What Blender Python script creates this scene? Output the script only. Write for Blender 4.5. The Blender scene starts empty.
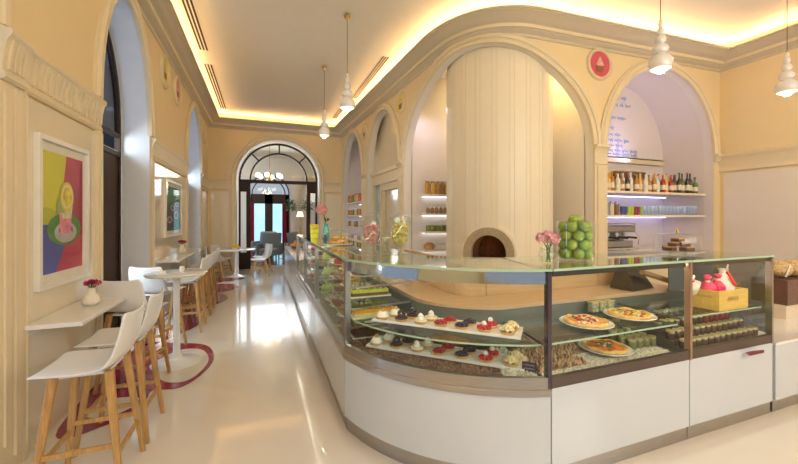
import bpy, bmesh, math, random
from mathutils import Vector, Matrix
random.seed(7)
PI = math.pi
C = bpy.context.scene.collection
sc = bpy.context.scene

# ---------------------------------------------------------------- camera, world, light, exposure
cam_d = bpy.data.cameras.new('camera'); cam = bpy.data.objects.new('camera', cam_d); C.objects.link(cam)
cam.location = (0, 0, 1.55)
cam.rotation_euler = (PI/2, 0, -math.radians(20.8))
cam_d.sensor_width = 36; cam_d.lens = 36*360/798; cam_d.shift_y = -14/798
cam_d.clip_start = .02
sc.camera = cam
sc.view_settings.view_transform = 'Standard'; sc.view_settings.look = 'None'
sc.view_settings.gamma = 1; sc.view_settings.use_curve_mapping = False
sc.view_settings.exposure = 0.36
sc.cycles.transparent_max_bounces = 32
sc.cycles.max_bounces = 10
sc.cycles.sample_clamp_indirect = 6
sc.cycles.caustics_reflective = False; sc.cycles.caustics_refractive = False
w = bpy.data.worlds.new('world'); sc.world = w; w.use_nodes = True
w.node_tree.nodes['Background'].inputs[0].default_value = (.74, .83, 1, 1)
w.node_tree.nodes['Background'].inputs[1].default_value = .45
def area(name, loc, aim, sx, sy, power, col):
    l = bpy.data.lights.new(name, 'AREA'); l.shape = 'RECTANGLE'; l.size = sx; l.size_y = sy
    l.energy = power; l.color = col
    o = bpy.data.objects.new(name, l); C.objects.link(o); o.location = loc
    o.rotation_euler = (Vector(aim)-Vector(loc)).to_track_quat('-Z', 'Y').to_euler()
    return o
COOL = (.70, .84, 1); NEUT = (1, .93, .84); WARM = (1, .66, .34)
area('front_fill', (3.2, -2.9, 3.3), (3.2, 4, 1.2), 8, 1.2, 150, (1, .92, .80))  # added fill light behind the camera, lifts the whole room
area('daylight_window', (-3.6, 3.6, 2.2), (-1.4, 5.9, 2.0), 2, 3.4, 230, COOL)
area('daylight_window', (-3.6, 8.0, 2.2), (-1.4, 10.3, 2.0), 2, 3.4, 230, COOL)
area('daylight_next_room', (0.5, 17.5, 3.2), (0.5, 13, 1), 4, 1.5, 60, (.85, .92, 1))
LED_STRENGTH = 27

# ---------------------------------------------------------------- materials
_m = {}
def mat(name, col, rough=.5, metal=0, var=.03, scale=8, bump=0, emit=0, ecol=None, coat=0, stretch=None, spec=None, trans=0, sss=0):
    if name in _m: return _m[name]
    m = bpy.data.materials.new(name); m.use_nodes = True; nt = m.node_tree; b = nt.nodes['Principled BSDF']
    tc = nt.nodes.new('ShaderNodeTexCoord'); mp = nt.nodes.new('ShaderNodeMapping')
    nt.links.new(tc.outputs['Object'], mp.inputs[0])
    if stretch: mp.inputs['Scale'].default_value = stretch
    nz = nt.nodes.new('ShaderNodeTexNoise'); nz.inputs['Scale'].default_value = scale; nz.inputs['Detail'].default_value = 4
    nt.links.new(mp.outputs[0], nz.inputs[0])
    rp = nt.nodes.new('ShaderNodeValToRGB')
    rp.color_ramp.elements[0].position = .3; rp.color_ramp.elements[1].position = .7
    rp.color_ramp.elements[0].color = tuple(max(0, c*(1-var)) for c in col)+(1,)
    rp.color_ramp.elements[1].color = tuple(min(1, c*(1+var)) for c in col)+(1,)
    nt.links.new(nz.outputs[0], rp.inputs[0]); nt.links.new(rp.outputs[0], b.inputs['Base Color'])
    b.inputs['Roughness'].default_value = rough; b.inputs['Metallic'].default_value = metal
    if coat: b.inputs['Coat Weight'].default_value = coat; b.inputs['Coat Roughness'].default_value = .05
    if spec is not None: b.inputs['Specular IOR Level'].default_value = spec
    if sss: b.inputs['Subsurface Weight'].default_value = sss; b.inputs['Subsurface Radius'].default_value = (.01, .01, .01)
    if trans: b.inputs['Transmission Weight'].default_value = trans
    if emit:
        b.inputs['Emission Color'].default_value = tuple(ecol or col)+(1,); b.inputs['Emission Strength'].default_value = emit
    if bump:
        bp = nt.nodes.new('ShaderNodeBump'); bp.inputs['Strength'].default_value = bump; bp.inputs['Distance'].default_value = .01
        nt.links.new(nz.outputs[0], bp.inputs['Height']); nt.links.new(bp.outputs[0], b.inputs['Normal'])
    _m[name] = m; return m
def glass(name, tint, refl=1.0, f0=.04, rough=0.0):
    if name in _m: return _m[name]
    m = bpy.data.materials.new(name); m.use_nodes = True; nt = m.node_tree; nt.nodes.remove(nt.nodes['Principled BSDF'])
    out = nt.nodes['Material Output']; mx = nt.nodes.new('ShaderNodeMixShader'); tr = nt.nodes.new('ShaderNodeBsdfTransparent')
    gl = nt.nodes.new('ShaderNodeBsdfGlossy'); ge = nt.nodes.new('ShaderNodeNewGeometry')
    dt = nt.nodes.new('ShaderNodeVectorMath'); dt.operation = 'DOT_PRODUCT'
    nt.links.new(ge.outputs['Incoming'], dt.inputs[0]); nt.links.new(ge.outputs['Normal'], dt.inputs[1])
    def mth(op, a, b=None):
        n = nt.nodes.new('ShaderNodeMath'); n.operation = op
        for i, v in enumerate((a, b)):
            if v is None: continue
            if isinstance(v, (int, float)): n.inputs[i].default_value = v
            else: nt.links.new(v, n.inputs[i])
        return n.outputs[0]
    ab = mth('ABSOLUTE', dt.outputs['Value']); p5 = mth('POWER', mth('SUBTRACT', 1.0, ab), 5.0)
    fac = mth('MULTIPLY', mth('ADD', mth('MULTIPLY', p5, 1-f0), f0), refl)
    tr.inputs[0].default_value = tuple(tint)+(1,); gl.inputs['Roughness'].default_value = rough
    gl.inputs[0].default_value = (1, 1, 1, 1)
    nt.links.new(fac, mx.inputs[0]); nt.links.new(tr.outputs[0], mx.inputs[1])
    nt.links.new(gl.outputs[0], mx.inputs[2]); nt.links.new(mx.outputs[0], out.inputs[0])
    _m[name] = m; return m
WALL = mat('cream_paint', (.82, .66, .38), .55, var=.015, scale=3)
TRIM = mat('cream_moulding', (.78, .66, .44), .45, var=.015)
CEIL = mat('ceiling_paint', (.92, .85, .74), .7, var=.01)
PANEL = mat('glossy_cream_panel', (.84, .75, .56), .12, var=.01, coat=.6)
PALE = mat('pale_wall', (.84, .78, .72), .35, var=.01)
LILAC = mat('niche_paint', (.80, .72, .68), .5, var=.01)
REVEAL = mat('reveal_paint', (.80, .82, .84), .5, var=.02)
DARKW = mat('dark_stained_wood', (.045, .022, .012), .45, var=.3, scale=14, stretch=(4, 4, .4), spec=.2)
WHITE = mat('white_lacquer', (.86, .84, .80), .18, var=.01, coat=.4)
SHELL = mat('white_shell', (.84, .82, .78), .35, var=.01)
PORC = mat('porcelain', (.88, .87, .84), .12, var=.01, coat=.4)
STEEL = mat('brushed_steel', (.42, .41, .40), .28, 1, var=.08, scale=20, stretch=(.4, .4, 12))
CHROME = mat('chrome', (.75, .75, .76), .08, 1, var=.01)
DSTEEL = mat('dark_metal', (.10, .09, .09), .3, .9, var=.05)
BRASS = mat('brass', (.75, .52, .20), .25, 1, var=.05)
OAK = mat('oak', (.50, .28, .09), .45, var=.22, scale=9, stretch=(9, 9, .7))
LWOOD = mat('light_wood', (.72, .50, .30), .4, var=.08, scale=6, stretch=(.6, 6, 6))
CLEAR = glass('clear_glass', (.965, .985, .97), .9)
CGLASS = glass('case_glass', (.985, .995, .99), .35)
PGLASS = glass('picture_glass', (.99, .99, .99), .25)
TOPG = glass('green_counter_glass', (.84, .90, .76), 1.0)
SHELFG = glass('shelf_glass', (.88, .95, .92), .5)
EDGEG = mat('green_glass_edge', (.42, .60, .44), .1, var=.02)
TINT = glass('dark_tinted_glass', (.10, .12, .16), 1.0)
BLACK = mat('black_plastic', (.02, .02, .02), .35)

# ---------------------------------------------------------------- mesh helpers
class MB:
    def __init__(s): s.v = []; s.f = []; s.mi = []; s.cur = 0
    def add(s, vs, fs):
        o = len(s.v); s.v += [tuple(v) for v in vs]; s.f += [tuple(i+o for i in f) for f in fs]; s.mi += [s.cur]*len(fs); return s
    def box(s, x0, x1, y0, y1, z0, z1):
        return s.add([(x, y, z) for z in (z0, z1) for x, y in ((x0, y0), (x1, y0), (x1, y1), (x0, y1))],
                     [(0, 3, 2, 1), (4, 5, 6, 7), (0, 1, 5, 4), (1, 2, 6, 5), (2, 3, 7, 6), (3, 0, 4, 7)])
    def cbox(s, c, d, rz=0, rx=0, ry=0):
        M = Matrix.Translation(c) @ Matrix.Rotation(rz, 4, 'Z') @ Matrix.Rotation(ry, 4, 'Y') @ Matrix.Rotation(rx, 4, 'X')
        t = MB().box(-d[0]/2, d[0]/2, -d[1]/2, d[1]/2, -d[2]/2, d[2]/2)
        return s.add([M @ Vector(v) for v in t.v], t.f)
    def lathe(s, prof, c=(0, 0, 0), n=24, sx=1, sy=1, M=None, caps=True):
        vs = []; fs = []
        for r, z in prof:
            for k in range(n):
                a = 2*PI*k/n; vs.append(Vector((r*math.cos(a)*sx, r*math.sin(a)*sy, z)))
        for i in range(len(prof)-1):
            for k in range(n):
                k2 = (k+1) % n; fs.append((i*n+k, i*n+k2, (i+1)*n+k2, (i+1)*n+k))
        if caps:
            if prof[0][0] > 1e-5: fs.append(tuple(range(n))[::-1])
            if prof[-1][0] > 1e-5: fs.append(tuple((len(prof)-1)*n+k for k in range(n)))
        M = M or Matrix.Identity(4); c = Vector(c)
        return s.add([M @ v + c for v in vs], fs)
    def cyl(s, c, r, h, n=20, r2=None): return s.lathe([(r, 0), (r if r2 is None else r2, h)], c, n)
    def ball(s, c, r, sx=1, sy=1, sz=1, n=10, m=6, rot=None):
        pr = [(max(r*math.sin(PI*i/m), 1e-6), -r*math.cos(PI*i/m)*sz) for i in range(m+1)]
        return s.lathe(pr, c, n, sx, sy, rot.to_matrix().to_4x4() if rot else None, caps=False)
    def tube(s, pts, r, n=8, r2=None, closed=False):
        pts = [Vector(p) for p in pts]; N = len(pts); vs = []; fs = []; up = None
        for i, p in enumerate(pts):
            if closed: t = pts[(i+1) % N]-pts[i-1]
            else: t = pts[min(i+1, N-1)]-pts[max(i-1, 0)]
            t.normalize()
            if up is None: up = Vector((0, 0, 1)) if abs(t.z) < .9 else Vector((1, 0, 0))
            a = t.cross(up).normalized(); b = a.cross(t).normalized(); up = b
            rr = r if r2 is None else r+(r2-r)*i/max(1, N-1)
            for k in range(n): vs.append(p+a*rr*math.cos(2*PI*k/n)+b*rr*math.sin(2*PI*k/n))
        for i in range(N if closed else N-1):
            j = (i+1) % N
            for k in range(n): k2 = (k+1) % n; fs.append((i*n+k, i*n+k2, j*n+k2, j*n+k))
        if not closed: fs.append(tuple(range(n))[::-1]); fs.append(tuple((N-1)*n+k for k in range(n)))
        return s.add(vs, fs)
    def loft(s, rings, closed=True, caps=True, loop=False):
        n = len(rings[0]); vs = [v for r in rings for v in r]; fs = []
        R = len(rings)
        for i in range(R if loop else R-1):
            j = (i+1) % R
            for k in range(n if closed else n-1):
                k2 = (k+1) % n; fs.append((i*n+k, i*n+k2, j*n+k2, j*n+k))
        if caps and closed and not loop: fs.append(tuple(range(n))[::-1]); fs.append(tuple((R-1)*n+k for k in range(n)))
        return s.add(vs, fs)
    def prism(s, poly, z0, z1, M=None):
        n = len(poly); vs = [Vector((x, y, z)) for z in (z0, z1) for x, y in poly]
        if M is not None: vs = [M @ v for v in vs]
        return s.add(vs, [tuple(range(n))[::-1], tuple(range(n, 2*n))]+[(i, (i+1) % n, n+(i+1) % n, n+i) for i in range(n)])
    def build(s, name, m, parent=None, smooth=True, bevel=0, loc=None, rotz=0, solid=0, weld=False):
        me = bpy.data.meshes.new(name); me.from_pydata(s.v, [], s.f)
        ms = m if isinstance(m, (list, tuple)) else [m]
        for x in ms: me.materials.append(x)
        if len(ms) > 1: me.polygons.foreach_set('material_index', s.mi)
        bm = bmesh.new(); bm.from_mesh(me)
        if weld: bmesh.ops.remove_doubles(bm, verts=bm.verts, dist=1e-5)
        bmesh.ops.recalc_face_normals(bm, faces=bm.faces); bm.to_mesh(me); bm.free()
        if smooth:
            me.polygons.foreach_set('use_smooth', [True]*len(me.polygons)); me.set_sharp_from_angle(angle=math.radians(38))
        o = bpy.data.objects.new(name, me); C.objects.link(o)
        if parent: o.parent = parent
        if loc: o.location = loc
        o.rotation_euler.z = rotz
        if solid:
            md = o.modifiers.new('thickness', 'SOLIDIFY'); md.thickness = solid; md.offset = 0
        if bevel:
            md = o.modifiers.new('bevel', 'BEVEL'); md.width = bevel; md.segments = 2; md.limit_method = 'ANGLE'
        return o
def tag(o, label, cat, group=None, kind=None):
    o['label'] = label; o['category'] = cat
    if group: o['group'] = group
    if kind: o['kind'] = kind
    return o
def thing(name, label, cat, loc=(0, 0, 0), rotz=0, group=None):
    o = bpy.data.objects.new(name, None); C.objects.link(o); o.empty_display_size = .1
    o.location = loc; o.rotation_euler.z = rotz
    return tag(o, label, cat, group)
def struct(name, mb, m, **k):
    o = mb.build(name, m, **k); o['kind'] = 'structure'; return o
KIDS = {}
def dup(root, loc, rotz, label=None, group=None):
    r = root.copy(); C.objects.link(r); r.location = loc; r.rotation_euler = (0, 0, rotz)
    if label: r['label'] = label
    if group: r['group'] = group
    for ch in list(root.children):
        c = ch.copy(); C.objects.link(c); c.parent = r
        for g in ch.children:
            d = g.copy(); C.objects.link(d); d.parent = c
    return r
ORD = ['first', 'second', 'third', 'fourth', 'fifth', 'sixth', 'seventh', 'eighth', 'ninth', 'tenth', 'eleventh', 'twelfth', 'thirteenth',
       'fourteenth', 'fifteenth', 'sixteenth', 'seventeenth', 'eighteenth', 'nineteenth', 'twentieth', 'twenty-first', 'twenty-second', 'twenty-third', 'twenty-fourth']

class Path:                      # polyline; off > 0 is the right-hand side of travel
    def __init__(s, pts, closed=False):
        s.p = [Vector(q) for q in pts]; N = len(s.p); s.closed = closed; s.S = [0]
        for i in range(1, N): s.S.append(s.S[-1]+(s.p[i]-s.p[i-1]).length)
        s.M = []
        for i in range(N):
            a = s.p[i]-s.p[i-1] if (i > 0 or closed) else None
            b = s.p[(i+1) % N]-s.p[i] if (i < N-1 or closed) else None
            a = a or b; b = b or a
            na = Vector((a.y, -a.x)).normalized(); nb = Vector((b.y, -b.x)).normalized()
            m = (na+nb).normalized(); s.M.append(m/max(.3, m.dot(na)))
        s.L = s.S[-1]
    def at(s, t, off=0, z=0):
        t = min(max(t, 0), s.L)
        for i in range(len(s.S)-1):
            if t <= s.S[i+1]+1e-9: break
        u = (t-s.S[i])/(s.S[i+1]-s.S[i])
        a = s.p[i]+s.M[i]*off; b = s.p[i+1]+s.M[i+1]*off; q = a.lerp(b, u)
        return Vector((q.x, q.y, z))
    def stations(s, a, b, step=9):
        st = sorted(set([a, b]+[x for x in s.S if a < x < b])); out = []
        for i in range(len(st)-1):
            n = max(1, math.ceil((st[i+1]-st[i])/step)); out += [st[i]+(st[i+1]-st[i])*k/n for k in range(n)]
        return out+[b]
    def s_at(s, x=None, y=None):
        best = None
        for k in range(4000):
            t = s.L*k/3999; q = s.at(t); d = (q.x-x)**2*(x is not None) if x is not None else 0
            if y is not None: d += (q.y-y)**2
            if best is None or d < best[0]: best = (d, t)
        return best[1]
def sweep(mb, P, a, b, prof, step=9, caps=True):
    return mb.loft([[P.at(t, o, z) for o, z in prof] for t in P.stations(a, b, step)], True, caps)
def rect(o0, o1, z0, z1): return [(o0, z0), (o1, z0), (o1, z1), (o0, z1)]
def bez(a, c, b, n=12):
    return [((1-t)**2*a[0]+2*t*(1-t)*c[0]+t*t*b[0], (1-t)**2*a[1]+2*t*(1-t)*c[1]+t*t*b[1]) for t in [k/n for k in range(n+1)]]

# ---------------------------------------------------------------- room shell
WL = Path([(-1.45, -3), (-1.45, 11.6)])
WB = Path([(-1.45, 11.6), (2.42, 11.6)])
curve = bez((2.70, 5.3), (2.745, 4.25), (3.65, 4.19), 16)
WR = Path([(2.42, 11.6)]+curve+[(7.65, 3.98)])
WE = Path([(7.65, 3.98), (7.65, -3)])
ROOM = Path([(-1.45, -3), (-1.45, 11.6), (2.42, 11.6)]+curve+[(7.65, 3.98), (7.65, -3)], closed=True)
SPR, TOPZ, CORN, CZ = 2.68, 4.05, 4.2, 4.58
def ell(u): return math.sqrt(max(0, 1-u*u))
def arch_wall(name, P, ops, th, m, z1=CZ, s0=0, s1=None, floor=0, mats=None):
    """ops: (sa, sb, spring, top[, bottom])"""
    s1 = P.L if s1 is None else s1
    st = set(P.stations(s0, s1)); 
    for sa, sb, zs, zt, *r in ops:
        for k in range(33): st.add((sa+sb)/2-(sb-sa)/2*math.cos(PI*k/32))
    st = sorted(x for x in st if s0-1e-6 <= x <= s1+1e-6); st = [x for i, x in enumerate(st) if i == 0 or x-st[i-1] > 1e-5]
    def low(t, mid):
        for sa, sb, zs, zt, *r in ops:
            if sa-1e-6 < mid < sb+1e-6:
                u = (t-(sa+sb)/2)/((sb-sa)/2); return zs+(zt-zs)*ell(max(-1, min(1, u)))
        return floor
    mb = MB()
    for a, b in zip(st, st[1:]):
        mid = (a+b)/2; la, lb = low(a, mid), low(b, mid)
        A = [P.at(a, 0, la), P.at(b, 0, lb), P.at(b, 0, z1), P.at(a, 0, z1)]
        B = [P.at(a, -th, la), P.at(b, -th, lb), P.at(b, -th, z1), P.at(a, -th, z1)]
        mb.cur = 0; mb.add(A+B, [(0, 1, 2, 3), (5, 4, 7, 6), (3, 2, 6, 7)])
        mb.cur = 1 if mats else 0; mb.add(A+B, [(1, 0, 4, 5)])
    for sa, sb, zs, *r in ops:
        for t in (sa, sb):
            mb.add([P.at(t, 0, floor), P.at(t, 0, zs), P.at(t, -th, zs), P.at(t, -th, floor)], [(0, 1, 2, 3)])
    mb.cur = 0
    for t in (s0, s1): mb.add([P.at(t, 0, floor), P.at(t, 0, z1), P.at(t, -th, z1), P.at(t, -th, floor)], [(0, 1, 2, 3)])
    return struct(name, mb, mats or m, weld=True)
ATR = [(-.012, -.02), (-.012, .03), (.02, .045), (.05, .03), (.06, .05), (.10, .055), (.125, .03), (.14, .03), (.14, 0), (0.01, -.02)]
def arch_trim(mb, P, sa, sb, zs, zt, prof=ATR, n=48, bottom=None):
    c, R, H = (sa+sb)/2, (sb-sa)/2, zt-zs; rings = []
    pts = [(-R, 0, -1, 0)] if bottom is not None else []
    for k in range(n+1):
        a = PI-PI*k/n; x, y = R*math.cos(a), H*math.sin(a); nx, ny = math.cos(a)/R, math.sin(a)/H; l = math.hypot(nx, ny)
        pts.append((x, y, nx/l, ny/l))
    if bottom is not None:
        pts[0] = (-R, bottom-zs, -1, 0); pts.append((R, bottom-zs, 1, 0))
    for x, y, nx, ny in pts:
        rings.append([P.at(c+x+nx*r, o, zs+y+ny*r) for r, o in prof])
    return mb.loft(rings, True, True)

# openings
sA = (1.78, 1.78)
L_OPS = [(3+1.15, 3+2.72, SPR, TOPZ), (3+4.20, 3+5.85, SPR, TOPZ), (3+8.42, 3+10.25, SPR, TOPZ)]
arch_wall('wall_left', WL, L_OPS, .32, None, mats=[WALL, REVEAL])
B_OPS = [(1.45+.50-1.22, 1.45+.50+1.22, 2.71, 3.95)]
arch_wall('wall_back', WB, B_OPS, .45, None, mats=[WALL, TRIM])
RA = (WR.s_at(2.43, 11.42), WR.s_at(2.52, 9.40)); RP = (WR.s_at(2.53, 8.98), WR.s_at(2.62, 6.92))
RB = (WR.s_at(2.645, 6.66), WR.s_at(4.78, 4.14)); RC = (WR.s_at(5.03, 4.12), WR.s_at(7.49, 3.99))
R_OPS = [RA+(SPR, TOPZ), RP+(SPR, TOPZ), RB+(SPR, 4.11), RC+(SPR, TOPZ)]
arch_wall('wall_right', WR, R_OPS, .16, None, mats=[WALL, PALE])
arch_wall('wall_end', WE, [], .2, WALL)
struct('wall_front', MB().box(-1.75, 7.85, -3.2, -3.0, 0, .3).box(-1.75, 7.85, -3.2, -3, 3.6, CZ).box(-1.75, -1.2, -3.2, -3, .3, 3.6).box(7.4, 7.85, -3.2, -3, .3, 3.6), WALL)
# ceiling and floor
struct('ceiling', MB().box(-1.8, 7.9, -3.2, 12.05, CZ, CZ+.1), CEIL)

# floor: white epoxy with magenta lobes let into it
MAG = mat('magenta_epoxy', (.30, .012, .055), .15, var=.05, coat=.5)
FLOOR = mat('white_epoxy_floor', (.84, .77, .67), .16, var=.02, scale=1.5, coat=.5, spec=.6)
fm = MB().box(-1.9, 8.0, -3.3, 12.5, -.12, 0)
fm.cur = 1
def fpoly(pts, z=.002): fm.add([(x, y, z) for x, y in pts], [tuple(range(len(pts)))])
def catmull(pts, n=8):
    out = []; N = len(pts)
    for i in range(N):
        p0, p1, p2, p3 = [Vector(pts[(i+k) % N]) for k in (-1, 0, 1, 2)]
        for j in range(n):
            t = j/n; out.append(tuple(.5*((2*p1)+(-p0+p2)*t+(2*p0-5*p1+4*p2-p3)*t*t+(-p0+3*p1-3*p2+p3)*t**3)))
    return out
fpoly(catmull([(-1.4, 3.35), (-1.08, 3.30), (-.93, 3.58), (-.92, 3.80), (-.70, 3.78), (-.55, 4.05), (-.50, 4.45), (-.62, 4.9), (-.9, 5.1), (-1.4, 5.15)]))
fpoly(catmull([(-1.4, 5.5), (-1.0, 5.6), (-.85, 6.1), (-1.0, 6.6), (-.8, 7.1), (-.62, 7.6), (-.72, 8.1), (-.95, 8.25), (-.6, 8.5), (-.5, 8.9), (-.7, 9.35), (-1.05, 9.5), (-.7, 9.75), (-.42, 10.05), (-.75, 10.3), (-1.4, 10.3)]))
fm.cur = 2
fpoly(catmull([(-.84, 3.95), (-.66, 3.93), (-.56, 4.2), (-.56, 4.5), (-.68, 4.80), (-.88, 4.86), (-1.03, 4.65), (-1.02, 4.25)]), .004)
fpoly(catmull([(-1.15, 3.42), (-1.0, 3.52), (-1.0, 3.70), (-1.22, 3.74), (-1.35, 3.55)]), .004)
fl = struct('floor', fm, [FLOOR, MAG, mat('white_epoxy_inlay', (.84, .77, .67), .16, var=.01, coat=.5)])

# crown moulding and cove
corn = [(0, 4.15), (.02, 4.155), (.03, 4.17), (.03, 4.185), (.06, 4.20), (.10, 4.225), (.10, 4.235), (.12, 4.238), (.128, 4.275), (.14, 4.285), (.16, 4.29), (.19, 4.305), (.235, 4.335), (.28, 4.36), (.31, 4.37), (.31, 4.385), (.33, 4.385), (.33, 4.41), (.305, 4.41), (.295, 4.375), (.02, 4.345), (0, 4.345)]
CORNM = mat('shade_grey_moulding', (.60, .53, .40), .45, var=.015)  # cornice shade put into a greyer copy of the trim colour
mb = MB(); mb.loft([[Vector((q.x+m.x*o, q.y+m.y*o, z)) for o, z in corn] for q, m in zip(ROOM.p, ROOM.M)], True, False, loop=True)
struct('trim_1', mb, CORNM)
mb = MB(); mb.loft([[Vector((q.x+m.x*o, q.y+m.y*o, z)) for o, z in [(.099, 4.236), (.124, 4.237), (.133, 4.277), (.10, 4.277)]] for q, m in zip(ROOM.p, ROOM.M)], True, False, loop=True)  # band kept in lighter cream; its contrast with the shaded parts is painted
struct('trim_10', mb, TRIM)
LED = mat('warm_led', (1, .8, .5), .5, emit=LED_STRENGTH, ecol=(1, .66, .32))
mb = MB(); mb.loft([[Vector((q.x+m.x*o, q.y+m.y*o, z)) for o, z in rect(.15, .18, 4.37, 4.385)] for q, m in zip(ROOM.p, ROOM.M)], True, False, loop=True)
tag(mb.build('led_strip', LED), 'warm light strip tucked in the cove above the crown moulding', 'light strip')

# arch trims, capitals and friezes
mb = MB()
for P, ops in ((WL, L_OPS), (WR, R_OPS)):
    for o in ops: arch_trim(mb, P, *o)
arch_trim(mb, WB, *B_OPS[0], bottom=0)
struct('trim_2', mb, TRIM)
FRZ = [(0, 2.36), (.02, 2.36), (.035, 2.375), (.03, 2.40), (.022, 2.42), (.022, 2.46), (.028, 2.52), (.038, 2.58), (.052, 2.61), (.060, 2.62), (.065, 2.63), (.065, 2.655), (.05, 2.66), (0, 2.685)]
def frieze(mb, P, a, b, flutes=False):
    sweep(mb, P, a, b, FRZ)
    if flutes:
        n = max(2, int((b-a)/.068)); prof = [(.012, 2.425), (.034, 2.425), (.036, 2.46), (.040, 2.52), (.050, 2.58), (.056, 2.605), (.012, 2.605)]
        for k in range(n):
            c = a+(b-a)*(k+.5)/n; mb.loft([[P.at(c+d, o, z) for o, z in prof] for d in (-.019, .019)])
mb = MB()
frieze(mb, WL, 3+2.99, 3+4.20, True); frieze(mb, WL, 3+5.88, 3+8.38, True); frieze(mb, WL, 3+10.3, 3+11.6)
sweep(mb, WL, 3+2.76, 3+2.99, [(o+(.025 if o > 0 else 0), z) for o, z in FRZ])
n = 4
for k in range(n):
    c = 3+2.79+.17*(k+.5)/n; mb.loft([[WL.at(c+d, o+.025, z) for o, z in [(.012, 2.425), (.034, 2.425), (.040, 2.52), (.050, 2.58), (.056, 2.605), (.012, 2.605)]] for d in (-.012, .012)])
frieze(mb, WB, 0, B_OPS[0][0]-.14); frieze(mb, WB, B_OPS[0][1]+.14, WB.L)
frieze(mb, WE, 0, WE.L)
for a, b in ((0, RA[0]), (RA[1], RP[0]), (RP[1], RB[0]), (RB[1], RC[0]), (RC[1], WR.L)):
    m_ = [(0, 2.55), (.03, 2.55), (.035, 2.58), (.06, 2.63), (.085, 2.645), (.085, 2.68), (0, 2.685)]
    sweep(mb, WR, max(a-.01, 0), b+.01, m_)
struct('trim_3', mb, TRIM)
# pilaster panels and dado panels
mb = MB()
for a, b in ((RA[1], RP[0]), (RP[1], RB[0]), (RB[1], RC[0])):
    sweep(mb, WR, a, b, rect(0, .03, 0, 2.55)); 
    sweep(mb, WR, a+.05, b-.05, rect(.03, .042, .3, 2.36)); sweep(mb, WR, a+.01, b-.01, rect(.03, .05, 2.38, 2.40))
sweep(mb, WL, 3+2.76, 3+2.985, rect(0, .03, 0, 2.36)); sweep(mb, WL, 3+2.80, 3+2.86, rect(.03, .042, .2, 2.30)); sweep(mb, WL, 3+2.89, 3+2.96, rect(.03, .045, .1, 2.34))
for a, b in ((3+4.10, 3+4.195), (3+5.855, 3+5.95), (3+8.30, 3+8.40), (3+2.985, 3+3.03)):
    sweep(mb, WL, a, b, rect(0, .035, 0, 2.36)); sweep(mb, WL, a+.02, b-.02, rect(.035, .045, .1, 2.34))
sweep(mb, WL, 3+2.72, 3+2.76, rect(0, .03, 2.69, 4.15))
struct('trim_4', mb, TRIM)
mb = MB()
for a, b in ((3+3.03, 3+4.10), (3+5.95, 3+8.30)): sweep(mb, WL, a, b, rect(0, .012, .02, 2.34))
sweep(mb, WL, 3+10.45, 3+11.5, rect(0, .01, .12, 2.3))
sweep(mb, WB, .08, B_OPS[0][0]-.2, rect(0, .01, .12, 2.3)); sweep(mb, WB, B_OPS[0][1]+.2, WB.L-.05, rect(0, .01, .12, 2.3))
struct('trim_5', mb, PANEL)
mb = MB(); sweep(mb, WE, .06, 1.25, rect(0, .012, .05, 2.33)); sweep(mb, WE, 1.262, 3.2, rect(0, .012, .05, 2.33))
struct('trim_6', mb, mat('pale_gloss_panel', (.83, .76, .68), .15, var=.01, coat=.5))
# ------- niches behind the right arches
def boxroom(name, pts, z0, z1, m, top=True):     # pts: open polyline of niche walls
    P = Path(pts); mb = MB(); sweep(mb, P, 0, P.L, rect(0, -.05, z0, z1)); 
    if top:
        q = [(p.x, p.y) for p in P.p]; mb.prism(q, z1-.03, z1)
    return struct(name, mb, m)
# niche A
boxroom('wall_niche_far', [(2.60, 11.42), (3.15, 11.42), (3.15, 9.40), (2.68, 9.40)], 0, 4.05, LILAC)
# big oven niche
boxroom('wall_niche_oven', [(2.82, 6.68), (4.86, 6.68), (4.80, 4.32)], 0, 4.52, PALE, top=False)
struct('ceiling_niche_oven', MB().prism([(2.86, 6.72), (4.86, 6.72), (4.81, 4.32), (3.6, 4.36), (3.1, 4.55), (2.88, 5.3)], 4.46, 4.52), PALE)
# niche C (bar): straight recess with a vaulted head
NC = Path([(5.03, 4.26), (7.44, 4.13)])
mb = MB(); sweep(mb, Path([(5.03, 4.27), (5.03, 4.86), (7.50, 4.86), (7.50, 4.12)]), 0, 99, rect(0, -.05, 0, 2.70))
rings = []
for k in range(33):
    a = PI-PI*k/32; x = 6.265+1.235*math.cos(a); z = SPR+(TOPZ-SPR)*math.sin(a); rings.append([Vector((x, 4.2-(x-6.2)*.05, z)), Vector((x, 4.86, z))])
mb.loft(rings, closed=False, caps=False)
vs = [Vector((6.265+1.235*math.cos(PI*k/32), 4.86, SPR+(TOPZ-SPR)*math.sin(PI*k/32))) for k in range(33)]
mb.add(vs, [tuple(range(33))])
struct('wall_niche_bar', mb, LILAC)
# blind arch with mirrored panel doors
boxroom('wall_niche_panel', [(2.69, 8.98), (2.80, 8.98), (2.80, 6.92), (2.80, 6.92)], 0, 4.05, PANEL)
mb = MB()
mb.box(2.66, 2.79, 6.93, 8.97, 2.36, 2.66).box(2.62, 2.79, 6.93, 8.97, 2.60, 2.68)
mb.box(2.68, 2.79, 8.25, 8.36, 0, 2.36).box(2.68, 2.79, 6.93, 7.08, 0, 2.36).box(2.68, 2.79, 8.86, 8.97, 0, 2.36).box(2.70, 2.79, 7.08, 8.25, 2.2, 2.36)
struct('trim_7', mb, TRIM)
struct('window_4', MB().box(2.74, 2.76, 8.37, 8.85, .9, 2.34), mat('pale_blue_mirror', (.62, .80, .86), .08, .6))
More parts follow.
